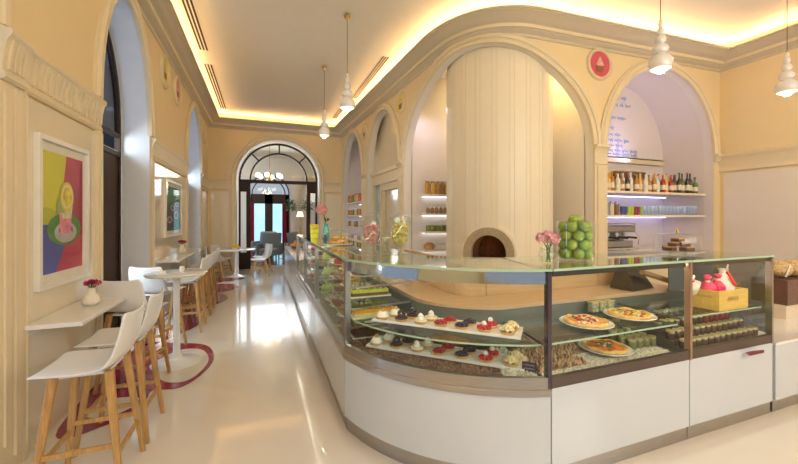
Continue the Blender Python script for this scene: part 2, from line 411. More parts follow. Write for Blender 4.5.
# ---------------------------------------------------------------- windows in the left wall
def window_bay(i, y0, y1, leaf):
    X0, X1 = -1.84, -1.77; c = (y0+y1)/2; R = (y1-y0)/2-.002
    P = Path([(-1.77, y0), (-1.77, y1)])
    mb = MB(); arch_trim(mb, P, .055, y1-y0-.055, SPR, TOPZ-.055, [(-.001, 0), (.05, 0), (.05, -.06), (-.001, -.06)], bottom=0)
    mb.box(X0, X1, y0+.05, y1-.05, 2.36, 2.42).box(X0, X1, y0+.05, y1-.05, 2.62, 2.66).box(X0, X1, y0+.05, y1-.05, 0, .12)
    mb.box(X0, X1, c-.62, c-.58, .1, 2.4)
    w = struct('window_%d' % i, mb, DARKW)
    def pane(a, b, z0, z1, m, nm):
        q = MB().box(-1.81, -1.80, a, b, z0, z1).build(nm, m); q['kind'] = 'structure'; q.parent = w
    pane(y0+.05, leaf, .12, 2.36, CLEAR, 'pane')
    vs = []
    pts = [(c+R*.94*math.cos(PI*k/24), 2.66+(TOPZ-2.74)*math.sin(PI*k/24)) for k in range(25)]
    mb = MB(); n = len(pts)
    M = Matrix(((0, 0, 1, -1.81), (1, 0, 0, 0), (0, 1, 0, 0), (0, 0, 0, 1)))
    mb.prism(pts, 0, .01, M); q = mb.build('arched_pane', glass('smoked_glass', (.25, .30, .36), 1)); q['kind'] = 'structure'; q.parent = w
    mb = MB().box(-1.83, -1.79, leaf, y1-.05, .12, 2.36); q = mb.build('door_leaf', DARKW); q['kind'] = 'structure'; q.parent = w
    mb = MB().box(-1.80, -1.775, y0+.07, y1-.07, 2.405, 2.43).box(-1.80, -1.775, y0+.07, y1-.07, 2.63, 2.655); q = mb.build('rail', TRIM); q['kind'] = 'structure'; q.parent = w
window_bay(1, 4.20, 5.85, 4.95); window_bay(2, 8.42, 10.25, 9.3)
# added dark backdrop beyond the windows; its colour gives the dusk through the smoked lunettes
struct('dusk_backdrop', MB().box(-4.4, -4.2, 6.5, 14, 0, 6), mat('dusk_dark', (.06, .08, .12), .8, var=.2))

# ---------------------------------------------------------------- glazed arched doorway in the back wall
def arched_screen(i, cx, y, R, zs, inner, open_half, zt=None, dy=.10, blocks=True):
    """dark wooden screen: outer arch, inner arch, radial bars, transom, posts"""
    P = Path([(cx-R, y), (cx+R, y)]); mb = MB(); H = R if zt is None else zt-zs
    pr = lambda t: [(-t, 0), (0, 0), (0, -dy), (-t, -dy)]
    arch_trim(mb, P, .0, 2*R, zs, zs+H, pr(.055), bottom=0)
    ri = R*inner; arch_trim(mb, P, R-ri, R+ri, zs, zs+H*inner, pr(.045))
    for d in (90, 45, 135):
        a = math.radians(d); ca, sa_ = math.cos(a), math.sin(a)
        r0, r1 = ri, R-.03
        mb.cbox((cx+ca*(r0+r1)/2, y+dy/2, zs+sa_*(r0+r1)/2*H/R), (r1-r0, dy*.8, .04), 0, 0, -a)
    mb.box(cx-R+.02, cx+R-.02, y, y+dy, zs-.09, zs+.01)
    for s in (-1, 1):
        a, b = sorted((cx+s*open_half, cx+s*(open_half+.12))); mb.box(a, b, y-.01, y+dy+.02, 0, zs-.08)
        if blocks: a, b = sorted((cx+s*(open_half+.1), cx+s*(R-.02))); mb.box(a, b, y+.01, y+dy-.01, zs-.36, zs-.08); mb.box(a, b, y+.01, y+dy-.01, 0, .5)
    d = struct('door_%d' % i, mb, DARKW)
    def gp(nm, pts, yy, m):
        M = Matrix(((1, 0, 0, 0), (0, 0, 1, yy), (0, 1, 0, 0), (0, 0, 0, 1)))
        q = MB().prism(pts, 0, .01, M).build(nm, m); q['kind'] = 'structure'; q.parent = d
    gp('lunette_pane', [(cx+(R-.05)*math.cos(PI*k/32), zs+.01+(H-.05)*math.sin(PI*k/32)) for k in range(33)], y+dy/2, CLEAR)
    for s in (-1, 1):
        a, b = sorted((cx+s*(open_half+.12), cx+s*(R-.05))); gp('side_pane', [(a, .5), (b, .5), (b, zs-.36), (a, zs-.36)], y+dy/2, CLEAR)
    return d
arched_screen(1, .50, 11.85, 1.165, 2.71, .74, .83, 3.88)
# ---------------------------------------------------------------- the room beyond
DFL = mat('dark_parquet', (.16, .13, .11), .18, var=.25, scale=6, stretch=(1, 8, 1), coat=.4)
struct('floor_beyond', MB().box(-4, 5, 12.5, 20, -.12, 0), DFL)
struct('ceiling_beyond', MB().box(-4, 5, 12.05, 20, 4.5, 4.6), CEIL)
P2 = Path([(-3.5, 18.6), (4.5, 18.6)])
c2 = 3.8; 
arch_wall('wall_beyond_back', P2, [(c2-1.02, c2+1.02, 2.71, 3.75)], .3, None, mats=[PALE, TRIM])
struct('wall_beyond_left', MB().box(-3.7, -3.5, 12.05, 18.6, 0, 4.5), PALE)
struct('wall_beyond_right', MB().box(4.0, 4.2, 12.05, 18.6, 0, 4.5), PALE)
mb = MB(); P3 = Path([(1.62, 18.55), (4.0, 18.55)])
for k in range(3): arch_trim(mb, P3, .1+.05*k, 1.75-.05*k, 2.7, 3.6-.05*k, [(0, 0), (.0, .06+.0*k), (.04, .06), (.04, 0)], bottom=0)
struct('trim_8', mb, TRIM)
arched_screen(2, .30, 18.75, .98, 2.71, .80, .78, blocks=False)
mb = MB(); 
for a, b in ((-.62, -.56), (.12, .30), (.30, .48), (1.16, 1.22)): mb.box(a, b, 18.74, 18.82, 0, 2.7)
mb.box(-.62, 1.22, 18.74, 18.82, 2.25, 2.7).box(-.62, 1.22, 18.74, 18.82, 0, .25)
struct('door_3', mb, DARKW)
struct('window_3', MB().box(-.6, 1.2, 18.79, 18.80, .2, 2.3), mat('daylit_window', (.35, .62, .85), .3, var=.5, scale=1.2, emit=1.0, ecol=(.35, .68, .95)))
def curtain(x0, x1, label):
    n = 24; mb = MB(); f = [(x0+(x1-x0)*k/n, 18.64+.025*math.sin(k*1.6)) for k in range(n+1)]
    mb.prism(f+[(x, y+.02) for x, y in f[::-1]], .1, 2.3)
    tag(mb.build('curtain', mat('red_curtain', (.42, .03, .06), .8, var=.15)), label, 'curtain')
curtain(-.56, -.36, 'red curtain at the left edge of the far dark doors'); curtain(.92, 1.12, 'red curtain at the right edge of the far dark doors')
# chandelier
ch = thing('chandelier', 'brass chandelier with lit white shades hanging in the room beyond the arch', 'chandelier', (.27, 15.2, 0))
mb = MB().tube([(0, 0, 4.5), (0, 0, 3.35)], .012).lathe([(.03, 3.0), (.07, 3.08), (.05, 3.2), (.1, 3.3), (.02, 3.4)])
mb.build('stem', BRASS, ch)
for k in range(6):
    a = PI*k/3+.3; c_, s_ = math.cos(a), math.sin(a)
    MB().tube([(.05*c_, .05*s_, 3.1), (.25*c_, .25*s_, 2.98), (.42*c_, .42*s_, 3.05), (.45*c_, .45*s_, 3.15)], .012).build('arm', BRASS, ch)
    MB().lathe([(.05, 3.15), (.085, 3.18), (.07, 3.30)], (.45*c_, .45*s_, 0), 12).build('lamp_shade', mat('lit_shade', (1, .9, .75), .5, emit=4, ecol=(1, .82, .6)), ch)
# lounge furniture beyond
GREYF = mat('blue_grey_fabric', (.24, .29, .33), .85, var=.08)
def armchair(x, y, rz, label):
    t = thing('armchair', label, 'armchair', (x, y, 0), rz, 'blue-grey armchairs in the room beyond')
    MB().box(-.32, .32, -.3, .3, .2, .44).build('seat', GREYF, t, bevel=.04)
    MB().loft([[(-.34, -.30, .3), (.34, -.30, .3), (.34, -.2, .3), (-.34, -.2, .3)], [(-.36, -.42, 1.0), (.36, -.42, 1.0), (.36, -.34, 1.0), (-.36, -.34, 1.0)]]).build('backrest', GREYF, t, bevel=.04)
    for s in (-1, 1): MB().box(min(s*.34, s*.42), max(s*.34, s*.42), -.32, .28, .2, .62).build('armrest', GREYF, t, bevel=.03)
    for a in (-.28, .28):
        for b in (-.24, .24): MB().cyl((a, b, 0), .02, .2, 8).build('leg', DARKW, t)
for a in ((.25, 14.0, 2.9, 'blue-grey armchair left of the lounge table, nearest the doorway'), (.05, 15.4, 2.6, 'blue-grey armchair behind the nearest lounge chair'), (1.35, 13.8, -2.2, 'blue-grey armchair right of the lounge table, near the sweets counter'), (1.6, 15.5, -2.0, 'blue-grey armchair farther back by the table lamp')): armchair(*a)
t = thing('lounge_table', 'low glass-topped table between the blue-grey armchairs beyond', 'table', (.85, 14.8, 0))
MB().cyl((0, 0, .60), .42, .02, 28).build('table_top', CLEAR, t); MB().cyl((0, 0, .02), .04, .58).build('pedestal', CHROME, t); MB().cyl((0, 0, 0), .25, .02, 24).build('base', CHROME, t)
t = thing('table_lamp', 'small table lamp with a glowing pink shade beyond the doorway', 'lamp', (1.62, 17.0, 0))
MB().cyl((0, 0, 0), .16, .7, 16).build('stand', DARKW, t); MB().cyl((0, 0, .7), .03, .9, 10).build('pole', BRASS, t)
MB().lathe([(.17, 1.60), (.10, 1.85)], n=20).build('lamp_shade', mat('pink_lampshade', (1, .70, .55), .6, emit=1.3, ecol=(1, .55, .42)), t)
LEAF = mat('leaf_green', (.06, .16, .03), .5, var=.3)
def leafy(name, label, cat, x, y, h, r, n, pot=True, z0=0):
    t = thing(name, label, cat, (x, y, z0))
    MB().lathe([(.13, 0), (.17, .35), (.15, .35), (.13, .3)], n=16).build('pot', WHITE, t)
    MB().cyl((0, 0, .3), .02, h-.5, 8).build('stem', OAK, t)
    mb = MB()
    for k in range(n):
        a = random.random()*2*PI; e = random.uniform(-.6, 1.2); d = Vector((math.cos(a)*math.cos(e), math.sin(a)*math.cos(e), math.sin(e)))
        p = Vector((0, 0, h-.2))+d*random.uniform(.2, 1)*r; q = d.cross(Vector((0, 0, 1))).normalized()*.035; tip = p+d*.13+Vector((0, 0, -.03))
        mb.add([p, p+d*.06+q, tip, p+d*.06-q], [(0, 1, 2, 3)])
    mb.build('foliage', LEAF, t, smooth=False)
leafy('potted_tree', 'clipped green potted tree left of the pair beyond the doorway', 'plant', 1.25, 17.9, 2.3, .32, 200)
leafy('potted_tree', 'clipped green potted tree right of the pair beyond the doorway', 'plant', 1.95, 17.2, 2.3, .32, 200)

# ---------------------------------------------------------------- oven column
oc = thing('pizza_oven', 'tall cream fluted column oven with a round-arched stone mouth', 'oven', (3.76, 5.15, 0))
fa = math.atan2(-5.15, -3.76)          # towards the guests
N = 26; rings = []; 
def prof_r(th):                         # fluted plan: planks with narrow grooves
    return 0
pts = []
base = .87
for k in range(44):
    a0 = 2*PI*k/44; wdt = 2*PI/44
    for f, d in ((0, 0), (.46, 0), (.475, -.006), (.525, -.006), (.54, 0)) if k % 2 == 0 else ((0, 0), (.89, 0), (.91, -.006), (.96, -.006)):
        pts.append((a0+wdt*f, base+d))
prof = [(0.9, 0), (0.9, 3.62), (.0, 0)]
zs_ = [(1, 0), (1, 4.0), (.985, 4.12), (.95, 4.24), (.9, 4.34), (.8, 4.42), (.0, 4.44)]
mb = MB()
# leave the mouth open: build the shaft as angular strips, cut around the mouth
MA = fa-.15; MW, MZ0, MZS = .26, .90, 1.04     # mouth half-width, sill, spring
col_ang = sorted(pts)
def P_(a, r, z): return Vector((math.cos(a)*r, math.sin(a)*r, z))
M_ = len(pts)
def mouth_top(a):
    d = (a-MA+PI) % (2*PI)-PI; x = math.sin(d)*base
    if abs(d) > 1 or abs(x) >= MW: return None
    return MZS+math.sqrt(MW*MW-x*x)
for k in range(M_):
    (a, r), (b, q) = pts[k], pts[(k+1) % M_]
    if b < a: b += 2*PI
    for (s0, z0), (s1, z1) in zip(zs_, zs_[1:]):
        ta, tb = mouth_top(a), mouth_top(b)
        if z0 == 0 and (ta or tb):
            ta = ta or MZS; tb = tb or MZS
            mb.add([P_(a, r, 0), P_(b, q, 0), P_(b, q, MZ0), P_(a, r, MZ0)], [(0, 1, 2, 3)])
            mb.add([P_(a, r, ta), P_(b, q, tb), P_(b, q, z1), P_(a, r, z1)], [(0, 1, 2, 3)])
        else: mb.add([P_(a, r*s0, z0), P_(b, q*s0, z0), P_(b, q*s1, z1), P_(a, r*s1, z1)], [(0, 1, 2, 3)])
mb.build('fluted_shaft', mat('column_paint', (.88, .79, .60), .35, var=.01), oc, weld=True)
Mo = Matrix.Rotation(MA-PI/2, 4, 'Z')   # local -Y faces the guests? -> local x along, y inwards
def arcsolid(r0, r1, y0, y1, z, zb, n=28):
    mb = MB(); rr = []
    A = [(r0, zb)]+[(r0*math.cos(PI*k/n), z+r0*math.sin(PI*k/n)) for k in range(n+1)]+[(-r0, zb)]
    B = [(r1, zb)]+[(r1*math.cos(PI*k/n), z+r1*math.sin(PI*k/n)) for k in range(n+1)]+[(-r1, zb)]
    return mb.loft([[Mo @ Vector((a[0], y0, a[1])), Mo @ Vector((b[0], y0, b[1])), Mo @ Vector((b[0], y1, b[1])), Mo @ Vector((a[0], y1, a[1]))] for a, b in zip(A, B)])
STONE = mat('oven_stone', (.40, .33, .20), .7, var=.12, scale=30, bump=.3)
arcsolid(MW-.005, MW+.11, .80, .93, MZS, MZ0-.02).build('stone_arch', STONE, oc)
arcsolid(MW+.11, MW+.14, .78, .90, MZS, MZ0-.02).build('arch_lip', mat('column_paint', (1, 1, 1)), oc)
arcsolid(MW, MW+.02, .25, .84, MZS, MZ0).build('oven_lining', mat('soot_brick', (.09, .045, .025), .9, var=.3, scale=20), oc)
mb = MB(); vs = [Mo @ Vector((MW*math.cos(PI*k/24), .26, MZS+MW*math.sin(PI*k/24))) for k in range(25)]+[Mo @ Vector((-MW, .26, MZ0)), Mo @ Vector((MW, .26, MZ0))]
mb.add(vs, [tuple(range(27))]); mb.build('oven_back', mat('soot_brick', (1, 1, 1)), oc)
MB().prism([(x, y) for x, y in ((-MW, .25), (MW, .25), (MW, .92), (-MW, .92))], MZ0-.03, MZ0, Mo).build('hearth', mat('hearth_stone', (.40, .26, .16), .7, var=.2), oc)
def light_pt(nm, loc, p, col, r=.05):
    l = bpy.data.lights.new(nm, 'POINT'); l.energy = p; l.color = col; l.shadow_soft_size = r
    o = bpy.data.objects.new(nm, l); C.objects.link(o); o.location = loc; return o
q = Mo @ Vector((.1, .45, MZS+.05)); light_pt('oven_glow', (oc.location.x+q.x, oc.location.y+q.y, q.z), 0.5, (1, .45, .15))
# ---------------------------------------------------------------- niche shelving with lit undersides
light_pt('chandelier_glow', (.27, 15.2, 2.9), 40, (1, .72, .42), .3)
COLDLED = mat('cool_led', (1, 1, 1), .5, emit=6, ecol=(.50, .50, 1))
WLED = mat('white_led', (1, 1, 1), .5, emit=3.5, ecol=(.95, .93, 1))
def niche_shelf(x0, x1, y0, y1, z, label, led_axis, ledm, lx=None):
    t = thing('wall_shelf', label, 'shelf', ((x0+x1)/2, (y0+y1)/2, z)); hx, hy = (x1-x0)/2, (y1-y0)/2
    MB().box(-hx, hx, -hy, hy, -.035, 0).build('board', mat('shelf_lacquer', (.84, .74, .58), .3), t)
    if led_axis == 'x': MB().box(-hx+.05, hx-.05, hy-.05, hy-.03, -.045, -.036).build('light_strip', ledm, t)
    else: MB().box(hx-.05, hx-.03, -hy+.05, hy-.05, -.045, -.036).build('light_strip', ledm, t)
    return t
LV = ['topmost', 'second', 'third', 'lowest']
for i, z in enumerate((2.02, 1.64, 1.29, .92)):
    niche_shelf(2.52, 2.98, 9.46, 11.40, z, '%s shelf in the narrow arched recess nearest the back wall' % LV[i].capitalize(), 'y', WLED)
    niche_shelf(2.98, 4.0, 6.36, 6.67, z, '%s lit shelf at the back of the recess left of the oven column' % LV[i].capitalize(), 'x', WLED)
for i, z in enumerate((1.985, 1.60)):
    niche_shelf(5.04, 7.46, 4.10, 4.80, z, '%s cream bar shelf in the right-hand arch' % ('Upper', 'Lower')[i], 'x', COLDLED)
# bar counter inside the right arch
t = thing('back_bar', 'cream back bar counter under the shelves in the right arch', 'counter', (6.235, 4.5, 0))
MB().box(-1.17, 1.17, -.22, .32, 0, .97).build('body', TRIM, t); MB().box(-1.18, 1.18, -.24, .33, .97, 1.01).build('worktop', mat('shelf_lacquer', (1, 1, 1)), t)
area('niche_led', (6.3, 4.7, 2.6), (6.2, 4.8, 3.3), 2, .1, 9, (.58, .55, 1))
area('niche_led', (3.0, 6.2, 3.6), (3.2, 6.4, 2.0), .6, .3, 3, (.80, .72, 1))
area('niche_fill', (4.62, 4.55, 4.42), (4.62, 4.6, 1), .2, .3, 14, (1, .80, .45))  # added fill, brightens the wall right of the oven column
area('niche_fill', (4.4, 6.3, 4.42), (4.4, 6.3, 1), .5, .3, 14, (1, .80, .45))  # second added fill, warms the niche behind the column
# ---- goods on the shelves
def amb(n, c): return glass(n, c, .8)
BOT = [('amber bottle', (.50, .20, .03)), ('dark bottle', (.05, .025, .02)), ('clear bottle', (.80, .85, .82)), ('honey bottle', (.85, .45, .08)), ('red bottle', (.45, .03, .02)), ('green bottle', (.08, .16, .05))]
def bottle_mesh(h, r, fat=False):
    if fat: pr = [(r*.9, 0), (r, .01), (r, h*.55), (r*.8, h*.64), (r*.32, h*.72), (r*.30, h*.95), (r*.34, h*.96), (r*.34, h)]
    else: pr = [(r*.9, 0), (r, .01), (r, h*.58), (r*.75, h*.68), (r*.36, h*.76), (r*.33, h*.97), (r*.38, h*.975), (r*.38, h)]
    return MB().lathe(pr, n=14)
def bottle(x, y, z, kind, h, r, label, group, capc, fat=False):
    nm, c = BOT[kind]
    t = thing('liquor_bottle', label, 'bottle', (x, y, z), random.random()*6, group)
    bottle_mesh(h, r, fat).build('glass_body', mat('bottle_'+nm.split()[0], c, .08, var=.02, coat=.5), t)
    MB().cyl((0, 0, h*.955), r*.42, h*.06, 10).build('cap', mat('cap_'+capc, {'gold': (.7, .5, .15), 'black': (.03, .03, .03), 'red': (.5, .03, .03), 'silver': (.7, .7, .7), 'cream': (.8, .72, .5)}[capc], .3), t)
    MB().lathe([(r*1.02, h*.16), (r*1.02, h*.42)], n=14, caps=False).build('paper_label', mat('bottle_label', (.80, .72, .52), .6, var=.15, scale=40), t)
kinds = [(3, .30, .042, 1, 'cream'), (0, .33, .035, 0, 'gold'), (2, .30, .036, 0, 'black'), (0, .28, .04, 1, 'gold'), (1, .30, .036, 0, 'red'), (2, .32, .034, 0, 'silver'), (0, .30, .038, 0, 'black'), (3, .31, .036, 0, 'gold'), (2, .30, .038, 0, 'cream'),
         (0, .29, .04, 1, 'black'), (0, .33, .035, 0, 'gold'), (2, .30, .036, 0, 'red'), (4, .32, .037, 0, 'gold'), (3, .33, .036, 0, 'red'), (4, .31, .036, 0, 'black'), (1, .34, .037, 0, 'gold'), (1, .36, .036, 0, 'black'), (5, .35, .038, 0, 'black'), (1, .37, .037, 0, 'red'), (1, .36, .037, 0, 'black'), (5, .30, .045, 1, 'black')]
for i, (k, h, r, fat, cp) in enumerate(kinds):
    x = 5.18+i*.108
    bottle(x, 4.20+.02*(i % 2), 1.985, k, h, r, '%s with %s cap, %s from the left, front row, upper bar shelf' % (BOT[k][0], cp, ORD[i]), 'bottles in the front row of the bar shelf', cp, fat)
for i in range(14):
    k = (0, 2, 3, 0, 2, 0, 1)[i % 7]
    bottle(5.2+i*.15, 4.42, 1.985, k, .33+.03*(i % 3), .035, '%s, %s from the left, rear row, upper bar shelf' % (BOT[k][0], ORD[i]), 'bottles in the rear row of the bar shelf', ('gold', 'black', 'silver')[i % 3])
GLS = glass('tumbler_glass', (.90, .93, .96), 3.5)
for row in range(2):
    for i in range(15):
        x = 6.06+i*.094; y = 4.22+row*.17; h = .15+.02*((i//4) % 2)
        o = MB().lathe([(.028, 0), (.036, h), (.033, h), (.026, .01)], n=14).build('drinking_glass', GLS, loc=(x, y, 1.60))
        tag(o, 'clear drinking glass, %s from the left in the %s row on the lower bar shelf' % (ORD[i], ('front', 'rear')[row]), 'glass', 'glasses on the lower bar shelf')
CUPS = [(.10, .13, .35), (.10, .13, .35), (.50, .70, .05), (.50, .70, .05), (.38, .05, .10), (.38, .05, .10), (.30, .55, .12)]
CN = ['blue', 'blue', 'lime', 'lime', 'crimson', 'crimson', 'leaf green']
for i, c in enumerate(CUPS):
    t = thing('cup_stack', '%s stacked paper cups, %s column from the left on the lower bar shelf' % (CN[i].capitalize(), ORD[i]), 'cups', (5.52+i*.072, 4.22, 1.60), 0, 'coloured cup stacks')
    for k in range(4): MB().lathe([(.026, .002), (.034, .075), (.031, .075), (.024, .01)], n=14).build('cup', mat('cup_'+CN[i].split()[0], c, .4), t).location.z = k*.022 + .0
for i in range(3):
    t = thing('storage_jar', 'cylindrical kitchen canister, %s from the left end of the lower bar shelf' % ORD[i], 'jar', (5.15+i*.115, 4.22, 1.60), 0, 'canisters on the lower bar shelf')
    MB().lathe([(.04, 0), (.045, .01), (.045, .17)], n=16).build('body', mat(('canister_grey', 'canister_cream', 'canister_brown')[i], ((.4, .38, .36), (.75, .65, .5), (.25, .15, .08))[i], .35), t)
    MB().lathe([(.047, .17), (.047, .19), (.015, .20), (.015, .22)], n=16).build('lid', STEEL, t)
# basket behind the bottles
t = thing('wicker_basket', 'long dark wicker basket behind the bottles on the upper bar shelf', 'basket', (6.35, 4.70, 1.985))
mb = MB()
for k in range(9): mb.tube([(.40*math.cos(2*PI*j/28), .06*math.sin(2*PI*j/28), .02+.047*k) for j in range(28)], .024, 6, closed=True)
mb.build('woven_body', mat('dark_wicker', (.22, .13, .06), .8, var=.3, scale=40, bump=.6), t)
MB().box(-.36, .36, -.04, .04, .0, .02).build('base', mat('dark_wicker', (1, 1, 1)), t)
# handwriting squiggles on the menu lunette
t = thing('menu_script', 'blue handwritten lines high on the back wall of the right arch', 'lettering', (0, 4.83, 0))
rnd = random.Random(3)
for li, (x, z, L) in enumerate(((6.12, 3.80, .22), (6.04, 3.66, .44), (5.95, 3.42, .30), (5.92, 3.22, .10), (5.90, 3.10, .40), (5.90, 3.00, .58), (5.90, 2.90, .44), (5.90, 2.81, .85), (5.92, 2.74, .72))):
    xx = x; mb = MB(); last = None
    while xx < x+L:
        wl = rnd.uniform(.10, .22); n = int(wl/.008); ph = rnd.random()*6
        pts = [(xx+wl*k/n, .005, z+.022*math.sin(k*1.15+ph)*(1+.8*math.sin(k*.37+ph))+.012*math.cos(k*2.3)) for k in range(n+1)]
        mb.tube(([last] if last else [])+pts, .0055, 4); last = None; xx += wl+.045
    mb.build('script_line', mat('blue_script', (.28, .40, .66), .6), t)
struct('trim_9', MB().box(5.04, 7.42, 4.78, 4.855, 2.58, 2.66), TRIM)
# espresso machine
t = thing('espresso_machine', 'wide steel espresso machine at the left end of the back bar', 'coffee machine', (5.52, 4.42, 1.01))
MB().box(-.36, .34, -.14, .22, .05, .16).box(-.36, .34, .02, .22, .16, .30).build('body', STEEL, t, bevel=.015)
MB().box(-.38, .36, -.18, .23, .30, .42).build('top_housing', STEEL, t, bevel=.03)
MB().box(-.37, .38, -.22, .20, .02, .05).build('drip_tray', CHROME, t)
mb = MB(); mb.tube([(-.36, -.17, .45), (.34, -.17, .45)], .008); mb.tube([(-.36, -.17, .41), (-.36, -.17, .45)], .006); mb.tube([(.34, -.17, .41), (.34, -.17, .45)], .006); mb.build('cup_rail', CHROME, t)
for k in range(3):
    x = -.22+k*.2; h = MB().cyl((x, -.10, .22), .04, .08, 14).build('group_head', CHROME, t)
    MB().tube([(x, -.12, .225), (x+.02, -.30, .215)], .014, r2=.018).build('portafilter', BLACK, h)
for s in (-.36, .36): MB().tube([(s*1.0, -.16, .30), (s*1.05, -.22, .22), (s*1.03, -.2, .1)], .007).build('steam_wand', CHROME, t)
for x in (-.3, .28):
    for y in (-.1, .18): MB().cyl((x, y, 0), .02, .05, 10).build('foot', BLACK, t)
# side recess goods
JC = [((.55, .28, .02), 'amber'), ((.65, .40, .05), 'honey'), ((.45, .10, .03), 'rust red'), ((.30, .14, .04), 'brown'), ((.60, .15, .05), 'orange red'), ((.20, .25, .05), 'olive'), ((.72, .62, .42), 'cream')]
def jar(x, y, z, c, nm, r, h, label, group, lid=(.62, .45, .15), ln='gold'):
    t = thing('preserve_jar', label, 'jar', (x, y, z), 0, group)
    MB().lathe([(r*.92, 0), (r, .008), (r, h*.78), (r*.85, h*.86)], n=14).build('jar_body', mat('jar_'+nm.replace(' ', '_'), c, .1, var=.25, scale=30, coat=.6), t)
    MB().lathe([(r*.9, h*.86), (r*.9, h), (.001, h)], n=14).build('lid', mat('lid_'+ln, lid, .3, .6), t)
JN = ['preserves', 'spice mixes', 'cellophane sweets', 'gift boxes']
for lv, z in enumerate((2.02, 1.64, 1.29)):
    for i in range(9):
        c, nm = JC[(i*(2 if lv == 0 else 3)+lv) % len(JC)] if lv != 2 else JC[(3, 6, 6, 2)[i % 4]]
        jar(2.62+.02*(i % 2), 9.62+i*.205, z, c, nm, .07, .24 if lv == 0 else .2, '%s jar, %s from the near end, %s shelf of the narrow recess' % (nm.capitalize(), ORD[i], LV[lv]), 'jars in the narrow recess', (.7, .68, .62) if lv else (.35, .12, .03), 'silver' if lv else 'dark')
for i in range(5):
    o = MB().cbox((0, 0, .06), (.16, .26, .12), .1*i).build('gift_box', mat('box_'+'abcde'[i], ((.8, .78, .7), (.55, .35, .2), (.82, .82, .85), (.35, .2, .15), (.7, .6, .5))[i], .5), loc=(2.66, 9.7+i*.36, .92), bevel=.004)
    tag(o, '%s gift box, %s from the near end on the lowest shelf of the narrow recess' % (('Ivory', 'Tan', 'White', 'Brown', 'Beige')[i], ORD[i]), 'box', 'boxes in the narrow recess')
for i in range(5):
    c, nm = JC[(0, 1, 0, 3, 0)[i]]
    jar(3.06+i*.115, 6.48, 2.02, c, nm, .05, .26, '%s jar, %s from the left on the topmost shelf beside the oven' % (nm.capitalize(), ORD[i]), 'tall jars beside the oven', (.30, .22, .14), 'bronze')
for i in range(6):
    t = thing('gift_bag', 'Small clear sweet bag with a tied top, %s from the left beside the oven' % ORD[i], 'bag', (3.08+i*.095, 6.48, 1.64), 0, 'tied sweet bags beside the oven')
    MB().lathe([(.03, 0), (.042, .02), (.036, .09), (.010, .13)], n=12).build('bag', mat('bag_brown', (.38, .22, .12), .35, var=.5, scale=50), t); MB().lathe([(.010, .13), (.03, .18)], n=12, caps=False).build('tied_top', mat('bag_clear', (.8, .78, .74), .2), t)
for i in range(6):
    jar(3.08+i*.10, 6.48, 1.29, (.34, .28, .12), 'olive', .045, .13, 'Squat olive jar, %s from the left on the third shelf beside the oven' % ORD[i], 'squat jars beside the oven', (.62, .58, .45), 'pale')
t = thing('bread_basket', 'basket with a loaf on the lowest lit shelf beside the oven', 'basket', (3.12, 6.50, .92))
MB().lathe([(.09, 0), (.13, .09), (.12, .09), (.085, .01)], n=18, sy=.8).build('basket', mat('pale_wicker', (.60, .38, .18), .8, var=.3, scale=40), t)
MB().ball((0, 0, .10), .09, 1.1, .7, .5).build('loaf', mat('bread_crust', (.52, .25, .08), .6, var=.25, scale=20), t)
t = thing('boxed_cake', 'low cream box on the lowest lit shelf beside the oven', 'box', (3.45, 6.50, .92)); MB().box(-.12, .12, -.08, .08, 0, .09).build('box', PORC, t); MB().box(-.125, .125, -.085, .085, .09, .12).build('lid', mat('canister_cream', (1, 1, 1)), t)
# ================================================================ the glazed sweets counter
arc_c = Vector((1.895, 2.975)); R0 = 1.38
a0 = math.atan2(2.61-arc_c.y, .565-arc_c.x); a1 = math.atan2(1.63-arc_c.y, 1.56-arc_c.x)
a0 = a0 if a0 > 0 else a0+2*PI; a1 = a1 if a1 > 0 else a1+2*PI
r0_ = (Vector((.565, 2.61))-arc_c).length; r1_ = (Vector((1.56, 1.63))-arc_c).length
arc = [tuple(arc_c+Vector((math.cos(a0+(a1-a0)*k/20), math.sin(a0+(a1-a0)*k/20)))*(r0_+(r1_-r0_)*k/20)) for k in range(21)]
CP = Path([(.565, 6.55), (.565, 4.16)]+arc+[(2.78, 1.625), (5.2, 1.60)])
sP = [0, 1.2, CP.S[1], CP.S[2], CP.S[22], CP.S[23], CP.s_at(3.78, 1.615)]
WG = mat('white_back_painted_glass', (.60, .65, .70), .10, var=.005, coat=.5)
DECK = mat('case_deck', (.10, .08, .07), .5)
GREYG = mat('grey_green_door', (.15, .17, .15), .12, coat=.5)
CASELED = mat('case_led', (1, 1, 1), .5, emit=16, ecol=(1, .90, .72))
